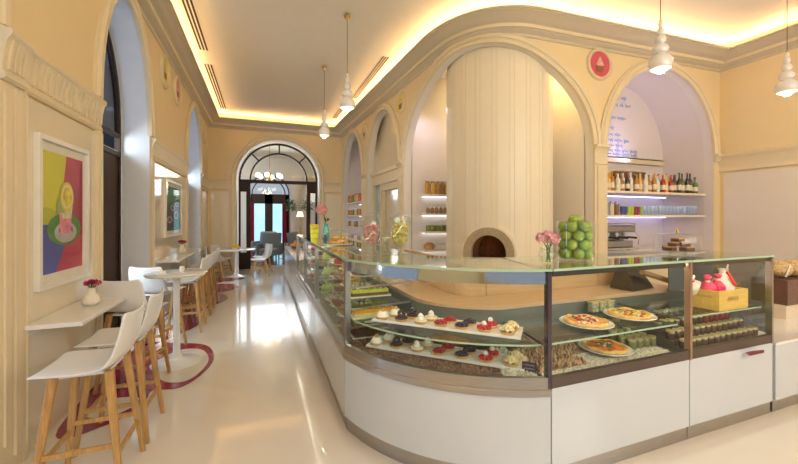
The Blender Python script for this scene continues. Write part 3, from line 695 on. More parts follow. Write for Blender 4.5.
def case(label, a, b, band=None, ledge=0, shelf=(.82,), ends=(1, 1), door=None):
    mid = CP.at((a+b)/2, -.3); e = .004
    t = thing('display_counter', label, 'display counter', (mid.x, mid.y, 0), 0)
    T = Matrix.Translation((-mid.x, -mid.y, 0))
    def sw(nm, prof, m, s0=a+e, s1=b-e, par=t, **k):
        mb = MB(); sweep(mb, CP, s0, s1, prof); mb.v = [tuple(T @ Vector(v)) for v in mb.v]; return mb.build(nm, m, par, **k)
    sw('cabinet_body', rect(-.02, -.60, .10, .53), mat('cabinet_body', (.5, .5, .5), .4))
    sw('front_panel', rect(0, -.018, .10, .525), WG)
    sw('plinth', rect(-.015, -.56, 0, .10), STEEL)
    sw('lower_rail', [(.012, .525), (.012, .56), (.004, .565), (.004, .63), (-.02, .632), (-.02, .525)] if b <= sP[4]+.01 else [(.003, .565), (.003, .63), (-.02, .632), (-.02, .565)], STEEL if b <= sP[4]+.01 else mat('dark_bronze_rail', (.13, .10, .09), .3, .7))
    if b > sP[4]+.01: sw('panel_cap', rect(.001, -.018, .526, .563), WG)
    sw('deck', rect(-.02, -.60, .56, .58), DECK)
    sw('front_pane', rect(-.001, -.009, .632, 1.238), CGLASS)
    sw('glass_top', rect(.012, -.60, 1.245, 1.257), TOPG)
    sw('glass_edge', rect(.0125, .0165, 1.243, 1.258), EDGEG)
    sw('rear_frame', rect(-.575, -.60, .58, .62), DSTEEL); sw('rear_top_rail', rect(-.57, -.60, 1.205, 1.24), STEEL)
    sw('sliding_door', rect(-.585, -.592, .62, .87), GREYG)
    if door: sw('back_screen', rect(-.575, -.583, .88, door), mat('grey_blue_back', (.16, .19, .22), .12, coat=.5), a+.68)
    for z in shelf:
        g = sw('glass_shelf', rect(-.06, -.48, z-.008, z), SHELFG, a+.03, b-.03)
        sw('shelf_edge', rect(-.055, -.059, z-.009, z+.001), EDGEG, a+.03, b-.03, g)
    sw('light_strip', rect(-.025, -.04, 1.215, 1.225), CASELED, a+.03, b-.03)
    sw('light_housing', rect(-.012, -.022, 1.208, 1.243), DSTEEL, a+.02, b-.02) if not band else None
    if band: sw('mirror_band', rect(-.011, -.02, 1.165, 1.235), band)
    for s, on in ((a+.012, ends[0]), (b-.012, ends[1])):
        if not on: continue
        mb = MB(); sweep(mb, CP, s-.011, s+.011, rect(.006, -.035, .56, 1.243))
        mb.v = [tuple(T @ Vector(v)) for v in mb.v]; mb.build('post', STEEL if on == 1 else mat('dark_post', (.12, .10, .12), .2, .8) if on == 2 else mat('bronze_post', (.42, .28, .20), .3, .6), t)
    # cantilever brackets for the shelves
    for s in (a+.03, b-.03):
        mb = MB()
        for z in shelf: sweep(mb, CP, s-.004, s+.004, rect(-.06, -.57, z-.022, z-.008))
        if shelf: mb.v = [tuple(T @ Vector(v)) for v in mb.v]; mb.build('bracket', STEEL, t)
    return t
BAND = mat('mirror_band', (.50, .54, .58), .10, 1, var=.02)
case('farthest glazed section of the long counter run, next to the white end cabinet', sP[0], sP[1], shelf=(.82, 1.02), ends=(1, 0))
case('glazed counter section between the farthest one and the cake section', sP[1], sP[2], shelf=(.82, 1.02), ends=(1, 0))
case('straight glazed counter section of cakes just before the curved corner', sP[2], sP[3], shelf=(.74, .88, 1.04), ends=(1, 0))
case('curved glazed corner counter holding two trays of tartlets', sP[3], sP[4], band=BAND, shelf=(.80,), ends=(1, 2))
case('glazed counter section showing three pizzas on plates', sP[4], sP[5], shelf=(.80,), ends=(0, 0))
lastcase = case('last glazed counter section on the right with a wooden crate inside', sP[5], sP[6], shelf=(.84,), ends=(3, 1), door=1.19)
# low white end cabinet with oranges
t = thing('end_cabinet', 'low white cabinet closing the far end of the long counter', 'cabinet', (.86, 8.4, 0))
MB().box(-.29, .29, -1.8, 1.68, .08, .76).build('body', WHITE, t); MB().box(-.27, .27, -1.78, 1.66, 0, .08).build('plinth', STEEL, t); MB().box(-.30, .30, -1.82, 1.70, .76, .80).build('worktop', WHITE, t, bevel=.008)
# white counter continuing to the right
t = thing('side_counter', 'white counter continuing right of the last glass case', 'counter', (4.55, 1.9, 0))
mb = MB().box(-.74, 1.75, -.29, .31, .10, .54); mb.build('body', WG, t); MB().box(-.74, 1.75, -.27, .30, 0, .10).build('plinth', STEEL, t); MB().box(-.745, 1.76, -.295, .32, .54, .56).build('worktop', WHITE, t)
t = thing('tray_stand', 'beige stand with a dark wooden tray box right of the glass case', 'stand', (5.35, 2.05, .56))
MB().box(-.60, .60, -.12, .14, 0, .14).build('base', mat('beige_laminate', (.78, .66, .50), .4), t); MB().box(-.60, .60, -.13, .15, .14, .38).build('tray_box', mat('walnut_box', (.16, .08, .06), .4, var=.2, scale=10, stretch=(1, 8, 8)), t)
for k in range(3):
    u = thing('cookie_bag', 'clear bag of pale biscuits, %s from the glass case, on the dark tray box' % ORD[k], 'bag', (4.93+k*.24, 2.06, .945), 0, 'biscuit bags on the dark tray box')
    MB().ball((0, 0, .085), .115, 1, .9, .75, 14, 8).build('biscuits', mat('biscuit', (.70, .47, .22), .7, var=.5, scale=60, bump=1), u); MB().tube([(-.08, -.085, .02), (-.06, -.1, .1), (-.01, -.09, .14)], .006).build('ribbon', PORC, u)
# service worktop and back panel in light wood behind the cases
SPt = Path([(1.187, 3.9), (1.187, 2.75)]+bez((1.187, 2.75), (1.25, 2.32), (1.70, 2.245), 12)[1:]+[(2.78, 2.24), (3.72, 2.235)])
mb = MB(); sweep(mb, SPt, 0, SPt.L, rect(0, -.35, .86, .89)); mb.v = [(x-2.2, y-2.5, z) for x, y, z in mb.v]
tag(mb.build('service_worktop', LWOOD, loc=(2.2, 2.5, 0)), 'light wooden service worktop running behind the glass cases', 'worktop')
t = thing('service_cabinet', 'light wooden panels standing behind the service worktop', 'cabinet', (2.2, 2.5, 0))
def rel(mb): mb.v = [(x-2.2, y-2.5, z) for x, y, z in mb.v]; return mb
n = 6
for k in range(n):
    a, b = SPt.L*k/n, SPt.L*(k+1)/n; mb = MB(); sweep(mb, SPt, a+.003, b-.003, rect(-.355, -.375, .2, 1.19)); rel(mb).build('panel', LWOOD, t)
mb = MB(); sweep(mb, SPt, 0, SPt.L, rect(-.03, -.34, 0, .858)); rel(mb).build('carcass', mat('carcass', (.35, .30, .26), .6), t)

# ---------------------------------------------------------------- stuff spread on the decks
def scatter(name, label, cat, a, b, o0, o1, z, n, size, cols, flat=.6, seed=1, keep=None):
    rnd = random.Random(seed); mb = MB()
    sweep(mb, CP, a, b, rect(o0, o1, z, z+size*.5))
    for k in range(n):
        s = rnd.uniform(a, b); o = rnd.uniform(o0, o1); p = CP.at(s, o)
        if keep and not keep(p): continue
        r = size*rnd.uniform(.6, 1.1); mb.cur = rnd.randrange(len(cols)); an = rnd.random()*6
        h = .5*r*flat; c, q = math.cos(an), math.sin(an); zz = z+size*.5
        ring = [(r*.7*math.cos(j*PI/2.5), r*.5*math.sin(j*PI/2.5)) for j in range(5)]
        vs = [(p.x+x*c-y*q, p.y+x*q+y*c, zz) for x, y in ring]+[(p.x, p.y, zz+h*2*rnd.uniform(.6, 1.2))]
        mb.add(vs, [(j, (j+1) % 5, 5) for j in range(5)])
    mp = CP.at((a+b)/2, (o0+o1)/2); mb.v = [(x-mp.x, y-mp.y, zz-z) for x, y, zz in mb.v]
    return tag(mb.build(name, cols, smooth=False, loc=(mp.x, mp.y, z)), label, cat, kind='stuff')
CB = [mat('coffee_bean', (.17, .085, .05), .45, var=.3), mat('coffee_bean_pale', (.30, .17, .10), .5), mat('coffee_bean_dark', (.08, .04, .025), .4)]
scatter('coffee_beans', 'roasted coffee beans strewn over the deck of the curved case', 'coffee beans', sP[3]+.02, sP[4]-.26, -.045, -.56, .581, 5200, .012, CB, .8, 3)
scatter('coffee_beans', 'coffee beans strewn on the deck of the straight cake section', 'coffee beans', sP[3]-.7, sP[3]-.03, -.045, -.5, .581, 1500, .013, CB, .8, 4)
WPB = [mat('white_pebble', (.62, .60, .48), .5, var=.1), mat('pebble_grey', (.44, .42, .34), .5), mat('pebble_cream', (.74, .70, .55), .5)]
scatter('white_pebbles', 'small white pebbles covering the deck under the pizzas', 'pebbles', sP[4]+.03, sP[4]+1.19, -.045, -.40, .581, 4200, .014, WPB, .8, 5)
scatter('pebble_heap', 'pale pebbles filling the right end of the curved case', 'pebbles', sP[4]-.25, sP[4]-.03, -.045, -.56, .581, 700, .022, WPB, 1.0, 6)
NUT = [mat('nut_shell', (.36, .20, .09), .5, var=.3), mat('nut_pale', (.55, .40, .22), .5), mat('nut_dark', (.16, .08, .04), .5)]
scatter('shelled_nuts', 'brown nuts heaped behind the lower pizza', 'nuts', sP[4]+.03, sP[4]+.80, -.30, -.50, .588, 900, .024, NUT, 1.1, 7, keep=lambda p: (p.x-2.30)**2+(p.y-1.89)**2 > .038)

scatter('shelled_nuts', 'brown nuts on the pebbles just right of the dark post', 'nuts', sP[4]+.03, sP[4]+.42, -.14, -.28, .588, 330, .024, NUT, 1.1, 8, keep=lambda p: (p.x-2.30)**2+(p.y-1.89)**2 > .038)
# ---------------------------------------------------------------- tartlets
nrm = Vector((-.694, -.72)); tan = Vector((.72, -.694))       # chord frame of the curved case
def chord(u, d): return Vector((.565, 2.61))+tan*u - nrm*d
CRUST = mat('tart_pastry', (.66, .42, .16), .6, var=.2, scale=30)
def tart(kind, loc, label, group):
    t = thing('tartlet', label, 'tartlet', loc, random.random()*6, group); t.scale = (1.15, 1.15, 1.1)
    MB().lathe([(.034, 0), (.044, .018), (.041, .018), (.036, .014)], n=20).build('pastry_case', CRUST, t)
    f = lambda nm, mb, m: mb.build(nm, m, t)
    if kind == 'meringue':
        f('cream', MB().lathe([(.040, .014), (.040, .022), (.034, .034), (.022, .052), (.008, .066), (.001, .068)], n=16), mat('meringue', (.90, .86, .76), .5, var=.05, scale=20))
        f('toasted_tip', MB().lathe([(.0235, .0505), (.0095, .0665), (.001, .071)], n=12), mat('toasted', (.52, .28, .10), .5, var=.3))
    elif kind == 'chocolate':
        f('filling', MB().lathe([(.041, .014), (.040, .024), (.030, .034), (.001, .038)], n=16), mat('dark_chocolate', (.06, .03, .02), .25))
        f('chocolate_curl', MB().tube([(.022*math.cos(a), .010*math.sin(a), .040+.013*math.sin(a*1.0)+.008) for a in [k*.5 for k in range(13)]], .010), mat('dark_chocolate', (1, 1, 1)))
    elif kind == 'vanilla':
        f('filling', MB().lathe([(.041, .014), (.038, .026), (.001, .028)], n=16), mat('vanilla_cream', (.82, .74, .55), .5))
        f('cream_rosette', MB().lathe([(.020, .026), (.022, .034), (.016, .044), (.018, .050), (.010, .060), (.001, .066)], n=12), mat('meringue', (1, 1, 1)))
    elif kind in ('raspberry', 'blueberry', 'red berry'):
        col = {'raspberry': mat('raspberry', (.38, .015, .04), .3, var=.3), 'blueberry': mat('blueberry', (.03, .02, .05), .35, var=.4), 'red berry': mat('red_berry', (.55, .02, .03), .25, var=.3)}[kind]
        mb = MB(); rb = .0105 if kind != 'red berry' else .012
        for rr, m in ((.030, 9), (.014, 5)):
            for k in range(m): mb.ball((rr*math.cos(2*PI*k/m), rr*math.sin(2*PI*k/m), .020+(.008 if rr < .02 else 0)), rb, n=8, m=5)
        f('berries', mb, col)
        if kind == 'red berry': f('cream_rosette', MB().ball((0, 0, .045), .015, 1, 1, 1.1), mat('meringue', (1, 1, 1)))
    else:
        mb = MB(); rd = random.Random(5)
        for k in range(22):
            a = k*2.4; rr = .034*math.sqrt(k/22); mb.ball((rr*math.cos(a), rr*math.sin(a), .022+.022*(1-k/22)), .0105, n=7, m=5)
        f('almond_crumble', mb, mat('almond', (.80, .64, .34), .6, var=.35, scale=60))
    return t
KT = ['meringue', 'chocolate', 'vanilla', 'raspberry', 'blueberry', 'red berry', 'almond']
for lv, (z, u0, u1, d, nm) in enumerate(((.802, .20, 1.22, .055, 'upper'), (.600, .14, 1.24, .075, 'lower'))):
    o = MB(); W_ = .22
    q = [chord(u0, d), chord(u1, d), chord(u1, d+W_), chord(u0, d+W_)]; c = (q[0]+q[2])/2
    o.prism([(p.x-c.x, p.y-c.y) for p in q], 0, .010); 
    for k in range(4):
        p, r = q[k]-c, q[(k+1) % 4]-c; o.cbox(((p.x+r.x)/2, (p.y+r.y)/2, .008), ((r-p).length, .008, .016), math.atan2(r.y-p.y, r.x-p.x))
    tag(o.build('serving_tray', PORC, loc=(c.x, c.y, z)), 'long white tray of tartlets on the %s' % ('glass shelf', 'coffee beans')[lv], 'tray', 'tartlet trays')
    for i, k in enumerate(KT):
        for row in range(2):
            u = u0+.07+(u1-u0-.14)*i/6+(.045*(1-i/7) if row else -.012); p = chord(u+(.0), d+(.055 if row == 0 else .155))
            tart(k, (p.x, p.y, z+.0105), '%s tartlet in the %s row of the %s tray' % (k.capitalize(), ('front', 'back')[row], nm), 'tartlets in the curved case')
p = chord(.70, .36)
tag(MB().ball((0, 0, 0), .045, 3.2, 1, .8, 16, 8).build('bread_loaf', mat('bread_crust', (1, 1, 1)), loc=(p.x, p.y, .635), rotz=math.atan2(-.694, .72)), 'brown oval loaf lying on the coffee beans behind the lower tray', 'bread')
p = chord(1.27, .09)
t = thing('chalk_card', 'small dark card with faint writing at the tray corner', 'sign', (p.x, p.y, .60), math.atan2(-.694, .72))
MB().cbox((0, 0, .03), (.085, .006, .058), 0, -.2).build('card', mat('slate', (.05, .03, .06), .5), t)
mb = MB(); 
for r in range(2): mb.tube([(-.03+.003*k, -.0035-.2*(.042-r*.02-.03)*-1-.003, .042-r*.02+.004*math.sin(k*1.9)) for k in range(21)], .0012, 4)
mb.build('chalk_script', mat('chalk', (.45, .42, .5), .7), t)

# ---------------------------------------------------------------- pizzas
def pizza(x, y, z, kind, plabel, label):
    MB()
    pl = MB().lathe([(.10, 0), (.165, .012), (.175, .020), (.172, .023), (.155, .015), (.001, .010)], n=40).build('plate', PORC, loc=(x, y, z))
    tag(pl, plabel, 'plate', 'round pizza plates')
    t = thing('pizza', label, 'pizza', (x, y, z+.0165), random.random()*6, 'pizzas in the glass case')
    rd = random.Random(int(x*100)); n = 40; R = .142
    prof = [(.10, 0), (.97, 0), (1.0, .010), (.965, .021), (.90, .020), (.86, .012), (.001, .012)]
    rings = [[Vector((R*r*(1+.03*math.sin(j*1.3)+.015*rd.uniform(-1, 1))*math.cos(2*PI*j/n), R*r*(1+.03*math.sin(j*1.3))*math.sin(2*PI*j/n), zz*(1+.25*math.sin(j*.9+1)))) for j in range(n)] for r, zz in prof]
    MB().loft(rings, caps=False).build('crust', mat('pizza_crust', (.80, .52, .16), .6, var=.25, scale=25), t)
    MB().lathe([(.124, .0125), (.118, .0155), (.001, .0155)], n=30).build('sauce', mat('sauce_'+kind, {'tomato': (.70, .32, .08), 'orange': (.72, .22, .03), 'yellow': (.80, .56, .12)}[kind], .5, var=.3, scale=30), t)
    def bits(nm, m, k, r0, r1, flat, zoff=.018, rmax=.105):
        mb = MB()
        for _ in range(k):
            a = rd.random()*6.28; rr = rmax*math.sqrt(rd.random()); mb.ball((rr*math.cos(a), rr*math.sin(a), zoff), rd.uniform(r0, r1), 1, rd.uniform(.6, 1), flat, 8, 5, Matrix.Rotation(rd.random()*3, 3, 'Z').to_quaternion() if 0 else None)
        mb.build(nm, m, t)
    RED = mat('cherry_tomato', (.62, .03, .02), .3, var=.2); MOZ = mat('mozzarella', (.88, .80, .62), .45); GRN = mat('basil', (.05, .20, .03), .5, var=.3)
    if kind == 'tomato': bits('tomato_pieces', RED, 26, .011, .017, .5); bits('mozzarella', MOZ, 26, .010, .016, .4); bits('basil_leaves', GRN, 5, .010, .014, .3, .022)
    elif kind == 'yellow': bits('tomato_pieces', RED, 14, .011, .018, .35); bits('artichoke', mat('artichoke', (.42, .50, .10), .5), 14, .012, .018, .4); bits('mozzarella', MOZ, 8, .008, .013, .4)
    else: bits('tomato_pieces', mat('roast_tomato', (.50, .08, .02), .4, var=.3), 12, .014, .024, .3); bits('basil_leaves', GRN, 14, .012, .02, .3, .024, .05); bits('mozzarella', MOZ, 6, .010, .015, .4, .022, .05)
pizza(2.13, 1.90, .8005, 'tomato', 'white plate under the tomato pizza on the glass shelf', 'tomato and mozzarella pizza at the left end of the upper shelf')
pizza(2.60, 1.93, .8005, 'yellow', 'white plate under the yellow-green pizza on the glass shelf', 'yellow cheese pizza with tomato at the right of the upper shelf')
pizza(2.30, 1.89, .605, 'orange', 'white plate under the pizza on the pebbles', 'orange pizza topped with green basil on the lower deck')
# ---------------------------------------------------------------- small jars in the right cases
JD = mat('dark_preserve', (.10, .045, .03), .15, var=.4, coat=.6); JO = mat('olive_preserve', (.22, .22, .08), .15, var=.4, coat=.6); JR = mat('red_preserve', (.30, .03, .02), .15, var=.3, coat=.6)
LG = mat('pale_gold_lid', (.72, .66, .32), .3, .5); LO = mat('orange_lid', (.60, .25, .06), .35, .3)
def proto_jar(m, l):
    t = thing('jam_jar', 'x', 'jar', (0, 0, -9))
    MB().lathe([(.026, 0), (.030, .006), (.030, .045), (.026, .052)], n=12).build('jar_body', m, t); MB().lathe([(.028, .052), (.028, .066), (.0, .067)], n=12).build('lid', l, t); return t
pj = {'d': proto_jar(JD, LG), 'o': proto_jar(JO, LG), 'r': proto_jar(JR, LO)}; used = set()
def place_jar(k, x, y, z, label, group):
    o = pj[k]
    if k in used: o = dup(o, (x, y, z), 0, label, group)
    else: used.add(k); o.location = (x, y, z); o['label'] = label; o['group'] = group
SH = ['front', 'second', 'third', 'fourth', 'fifth']
risers = thing('display_riser', 'stepped dark riser carrying rows of small jars in the last section', 'riser', (3.28, 1.9, .581))
for k in range(4): MB().box(-.46, .46, -.24+.095*k, -.145+.095*k, 0, .022+.042*k).build('step', DECK, risers)
for r in range(4):
    for i in range(13):
        k = 'r' if i > 7 and r > 1 else 'd'
        place_jar(k, 2.86+i*.071, 1.705+r*.095, .604+.042*r, '%s jar, %s from the left, %s row in the last section' % ('Red' if k == 'r' else 'Dark gold-lidded', ORD[i], SH[r]), 'small jars in the last counter section')
ris2 = thing('display_riser', 'stepped dark riser for jars at the right of the pizza section', 'riser', (2.60, 2.06, .60))
for k in range(2): MB().box(-.12, .12, -.10+.09*k, -.01+.09*k, 0, .02+.045*k).build('step', DECK, ris2)
for i in range(3):
    for r in range(2): place_jar('o', 2.52+i*.075, 2.005+r*.09, .622+.045*r, 'Olive jar, %s from the left, %s row right of the lower pizza' % (ORD[i], SH[r]), 'small jars beside the pizza')
for r in range(2):
    for i in range(4): place_jar('o', 2.735-.07*i, 1.855+r*.07, .600, 'Olive gold-lidded jar, %s left of the bronze post, %s row behind the pebbles' % (ORD[i], SH[r]), 'jars at the end of the pebbles')
for i in range(3):
    t = thing('olive_packet', 'Clear packet of olives standing behind the yellow pizza, %s from the left' % ORD[i], 'packet', (2.47+i*.085, 2.135, .80), 0, 'olive packets behind the pizza')
    MB().box(-.036, .036, -.025, .025, 0, .075).build('packet', mat('olive_packet', (.36, .38, .24), .2, var=.5, scale=40, coat=.6), t, bevel=.008); MB().box(-.037, .037, -.026, .026, .075, .083).build('lid', LG, t)
# pizza peel leaning on the worktop
t = thing('pizza_slide', 'dark sloped metal holder with a wooden rolling handle behind the pizzas', 'stand', (3.25, 2.40, .895), .15)
MB().loft([[(-.17, -.12, 0), (.17, -.12, 0), (.17, .10, 0), (-.17, .10, 0)], [(-.10, 0, .22), (.10, 0, .22), (.10, .06, .22), (-.10, .06, .22)]]).build('holder', DSTEEL, t)
MB().tube([(.0, -.10, .16), (.34, -.16, .06)], .026, 12).build('handle', mat('handle_wood', (.50, .30, .18), .4), t)
# crate
t = thing('wooden_crate', 'yellow pine crate holding wrapped cloth bundles in the last section', 'crate', (3.415, 1.80, .841), 0)
PINE = mat('pine', (.78, .52, .12), .5, var=.12, scale=8, stretch=(1, 8, 8))
MB().box(-.185, .185, -.115, -.10, 0, .15).build('front_side', PINE, t); MB().box(-.185, .185, .10, .115, 0, .15).build('rear_side', PINE, t)
for s_ in (-1, 1): MB().box(min(s_*.17, s_*.185), max(s_*.17, s_*.185), -.10, .10, 0, .15).build('end_side', PINE, t)
MB().box(-.17, .17, -.10, .10, 0, .012).build('bottom', PINE, t)
INK = mat('stamp_ink', (.35, .20, .05), .7); mb = MB()
rd = random.Random(2)
for k in range(6): mb.tube([(-.075+k*.024+.014*math.sin(j*1.7+k), -.1165, .088+.016*math.cos(j*1.3+k*.8)) for j in range(6)], .0018, 4)
for k in range(7): mb.tube([(-.1865, .06-k*.02+.008*math.sin(j*2+k), .10+.01*math.cos(j*1.5+k)) for j in range(5)], .0015, 4)
mb.build('stamped_mark', INK, t)
PK = mat('pink_cloth', (.72, .03, .12), .6, var=.3, scale=10); WC = mat('white_cloth', (.82, .78, .70), .7, var=.1); RC_ = mat('red_ribbon', (.75, .02, .01), .4)
for i, (dx, dy, m1, lb, r) in enumerate(((-.12, .07, WC, 'white wrapped bundle at the far left of the crate', .055), (-.09, -.03, PK, 'pink and white wrapped bundle at the left of the crate', .06), (.0, -.05, PK, 'crimson wrapped bundle in the middle of the crate', .055))):
    u = thing('cloth_bundle', lb, 'bundle', (3.39+dx*1.1, 1.815+dy*.7, .99), .5*i, 'wrapped bundles in the crate'); u.scale = (1.0, .9, 1.15)
    MB().lathe([(.001, -.05), (r, -.03), (r, .02), (r*.5, .05), (.012, .06), (.03, .09), (.02, .10)], n=12, M=Matrix.Rotation(-.6+.3*i, 4, 'Y')).build('cloth', m1, u); MB().lathe([(.02, .052), (.016, .062), (.02, .07)], n=10, M=Matrix.Rotation(-.6+.3*i, 4, 'Y')).build('tie', WC if m1 is PK else PK, u)
u = thing('sugar_bag', 'cream cloth bag with a red ribbon at the right of the crate', 'bag', (3.49, 1.80, .900), .2); u.scale = (.95, .95, 1.1)
MB().lathe([(.055, 0), (.085, .05), (.08, .11), (.045, .165), (.02, .185), (.03, .215), (.02, .22)], n=16).build('cloth', WC, u)
MB().cbox((-.03, -.068, .155), (.026, .012, .11), .1, -.45, -.3).build('ribbon', RC_, u); MB().tube([(-.03, -.04, .20), (-.06, -.05, .235), (-.03, -.045, .25), (-.015, -.03, .21)], .006).build('string', WC, u)
# maroon card and strip at the right corner
tag(MB().prism([(-.11, -.025), (.06, -.03), (.12, 0), (.02, .02), (-.07, .02)], 0, .006).build('maroon_card', mat('maroon', (.22, .015, .06), .3), loc=(3.47, 1.585, .535)), 'small maroon card stuck out under the glass of the last section', 'card')
tag(MB().box(-.008, .008, -.01, .01, 0, .30).build('maroon_strip', mat('maroon', (1, 1, 1)), loc=(3.815, 1.64, .561)), 'upright maroon strip at the corner of the last glass case', 'strip')
# end pane of the last case
p = CP.at(sP[6], 0)
MB().box(0, .008, 0, .57, 0, .61).build('end_pane', glass('end_mirror_glass', (.42, .48, .56), 4.0), lastcase, loc=(p.x+.002-lastcase.location.x, p.y+.01-lastcase.location.y, .632))

# ---------------------------------------------------------------- cakes in the long run
def cake(x, y, z, r, h, kind, label):
    t = thing('cake', label, 'cake', (x, y, z), 0)
    col = {'green': (.50, .62, .10), 'white': (.88, .84, .76), 'chocolate': (.10, .05, .03), 'fruit': (.70, .35, .06), 'red': (.45, .05, .04)}[kind]
    MB().lathe([(r*1.25, 0), (r*1.3, .006), (.001, .006)], n=26).build('board', PORC, t)
    MB().lathe([(r, .006), (r, h), (r*.95, h+.006), (.001, h+.006)], n=26).build('sponge', mat('cake_'+kind, col, .5, var=.15, scale=20), t)
    mb = MB(); m = 10
    for k in range(m): mb.ball((r*.75*math.cos(2*PI*k/m), r*.75*math.sin(2*PI*k/m), h+.012), .016, n=8, m=5)
    mb.build('topping', mat('topping_'+kind, {'green': (.75, .82, .25), 'white': (.55, .20, .10), 'chocolate': (.80, .72, .55), 'fruit': (.80, .55, .08), 'red': (.85, .75, .6)}[kind], .4), t)
kk = ['white', 'green', 'chocolate', 'fruit', 'red']; c_ = 0
SEC = ['farthest', 'middle', 'cake']
for si, (a, b, zs) in enumerate(((6.42, 5.5, (.581, .82, 1.02)), (5.2, 4.3, (.581, .82, 1.02)), (3.98, 3.15, (.581, .74, .88, 1.04)))):
    for zi, z in enumerate(zs):
        m = 3
        for i in range(m):
            y = a+(b-a)*i/(m-1); k = kk[(c_*3+zi+i) % 5]; c_ += 1
            cake(.84 if zi else .82, y, z+.0005, .095 if zi else .10, (.05, .06, .045)[i % 3] if zi else .07, k, '%s round cake, %s from the far end, %s shelf, %s section' % (k.capitalize(), ORD[i], ('deck', 'lower', 'upper', 'top')[zi], SEC[si]))
# slab cakes near the corner
def slab(x, y, z, lx, ly, h, cols, label, rz=0):
    t = thing('cake_slab', label, 'cake', (x, y, z), rz)
    MB().box(-lx/2-.02, lx/2+.02, -ly/2-.02, ly/2+.02, 0, .01).build('board', PORC, t)
    zz = .01
    for i, (c, f) in enumerate(cols):
        MB().box(-lx/2, lx/2, -ly/2, ly/2, zz, zz+h*f).build('layer', mat('layer_%d_%d_%d' % tuple(int(v*99) for v in c), c, .4, var=.12, scale=20), t); zz += h*f
    mb = MB(); n = max(3, int(lx/.05))
    for k in range(n): mb.ball((-lx/2+lx*(k+.5)/n, 0, zz+.004), .017, 1, 1, .7, 8, 5)
    mb.build('fruit_topping', mat('glazed_fruit', (.55, .20, .03), .25, var=.4), t)
SL = CP.at(sP[3]-.02, -.28)
slab(.86, 2.86, .741, .34, .10, .055, [((.72, .62, .30), .55), ((.85, .42, .03), .45)], 'yellow slab cake with orange glaze nearest the curved glass')
slab(.86, 2.99, .881, .32, .09, .05, [((.20, .10, .04), .5), ((.62, .70, .12), .5)], 'lime and chocolate slab cake on the shelf above the orange slab')
slab(.86, 2.86, .582, .34, .10, .05, [((.12, .06, .04), 1)], 'dark chocolate slab cake on the deck below the orange slab')
for i in range(7):
    t = thing('dessert_cup', 'Lime dessert cup with a brown stick, %s from the left on the near shelf' % ORD[i], 'dessert', (.70+.052*i, 3.08+.0*i, .941 if 0 else .881), 0, 'lime dessert cups')
    MB().lathe([(.015, 0), (.022, .045), (.020, .045), (.001, .04)], n=12).build('cup', mat('lime_mousse', (.66, .78, .10), .35), t); MB().tube([(0, 0, .04), (.008, .004, .10)], .004, 6).build('stick', CB[0], t)
for i in range(2):
    tag(MB().box(-.14, .14, -.012, .012, 0, .012).build('nougat_bar', mat('meringue', (1, 1, 1)), loc=(.88, 2.70+i*.05, .741)), 'white nougat bar %s the orange slab cake' % ('farther from', 'close beside')[i], 'nougat', 'nougat bars')
# green apples inside the upper shelves of the run
def fruit(x, y, z, r, m, stem, label, cat, group, name):
    t = thing(name, label, cat, (x, y, z), random.random()*6, group)
    MB().lathe([(.001, r*.16), (r*.45, r*.02), (r*.85, r*.35), (r, r*.95), (r*.88, r*1.5), (r*.5, r*1.84), (r*.12, r*1.72), (.001, r*1.62)], n=14).build('flesh', m, t)
    if stem: MB().tube([(0, 0, r*1.62), (.004, 0, r*2.05)], .0016, 5).build('stem', OAK, t)
    return t
APP = mat('green_apple', (.27, .38, .03), .25, var=.18, scale=12, coat=.4); ORG = mat('orange_peel', (.85, .32, .02), .4, var=.08, scale=60, bump=.2)
k = 0
for a, b, n, z in ((0, 0, 1, 0), (.062, 0, 6, 0)): pass
def heap(cx, cy, z, rings, r, m, stem, lab, cat, grp, nm):
    LY = ['in the bottom layer', 'in the second layer', 'in the third layer', 'in the fourth layer', 'in the fifth layer', 'on the very top']
    zl = sorted(set(round(q[2]/.05) for q in rings))
    for (rr, n, dz, ph) in rings:
        for i in range(n):
            li = LY[min(zl.index(round(dz/.05)), 5)]
            lab_ = '%s %s, %s' % (lab, li, 'at the core' if rr < .01 else ('at the right', 'back right', 'back left', 'at the left', 'front left', 'front right')[int(((2*PI*i/n+ph)/(2*PI)*6+.5)) % 6])
            fruit(cx+rr*math.cos(2*PI*i/n+ph), cy+rr*math.sin(2*PI*i/n+ph), z+dz, r, m, stem, lab_, cat, grp, nm)
# glass cylinder of apples on the counter
gx, gy = 2.045, 1.915
t = tag(MB().lathe([(.118, 0), (.122, .004), (.122, .27), (.118, .27), (.117, .014), (.001, .012)], n=40).build('glass_cylinder', CLEAR, loc=(gx, gy, 1.258)), 'wide clear glass cylinder heaped with green apples on the counter', 'vase')
heap(gx, gy, 1.271, [(.078, 6, 0, 0), (0, 1, 0, 0), (.078, 6, .062, .5), (0, 1, .07, 0), (.078, 6, .124, 0), (0, 1, .13, 0), (.076, 6, .186, .5), (.035, 2, .232, 0.4)], .036, APP, True, 'green apple in the glass cylinder', 'apple', 'green apples in the cylinder', 'green_apple')
# oranges in a bowl on the end cabinet
t = tag(MB().lathe([(.10, 0), (.19, .06), (.185, .06), (.09, .012), (.001, .012)], n=28).build('fruit_bowl', mat('dark_bowl', (.20, .10, .05), .4), loc=(.80, 9.2, .80)), 'brown bowl of oranges on the low white end cabinet', 'bowl')
heap(.80, 9.2, .815, [(.105, 6, .02, 0), (.0, 1, .01, 0), (.05, 3, .085, 0)], .048, ORG, False, 'orange in the brown bowl', 'orange', 'oranges on the end cabinet', 'orange')
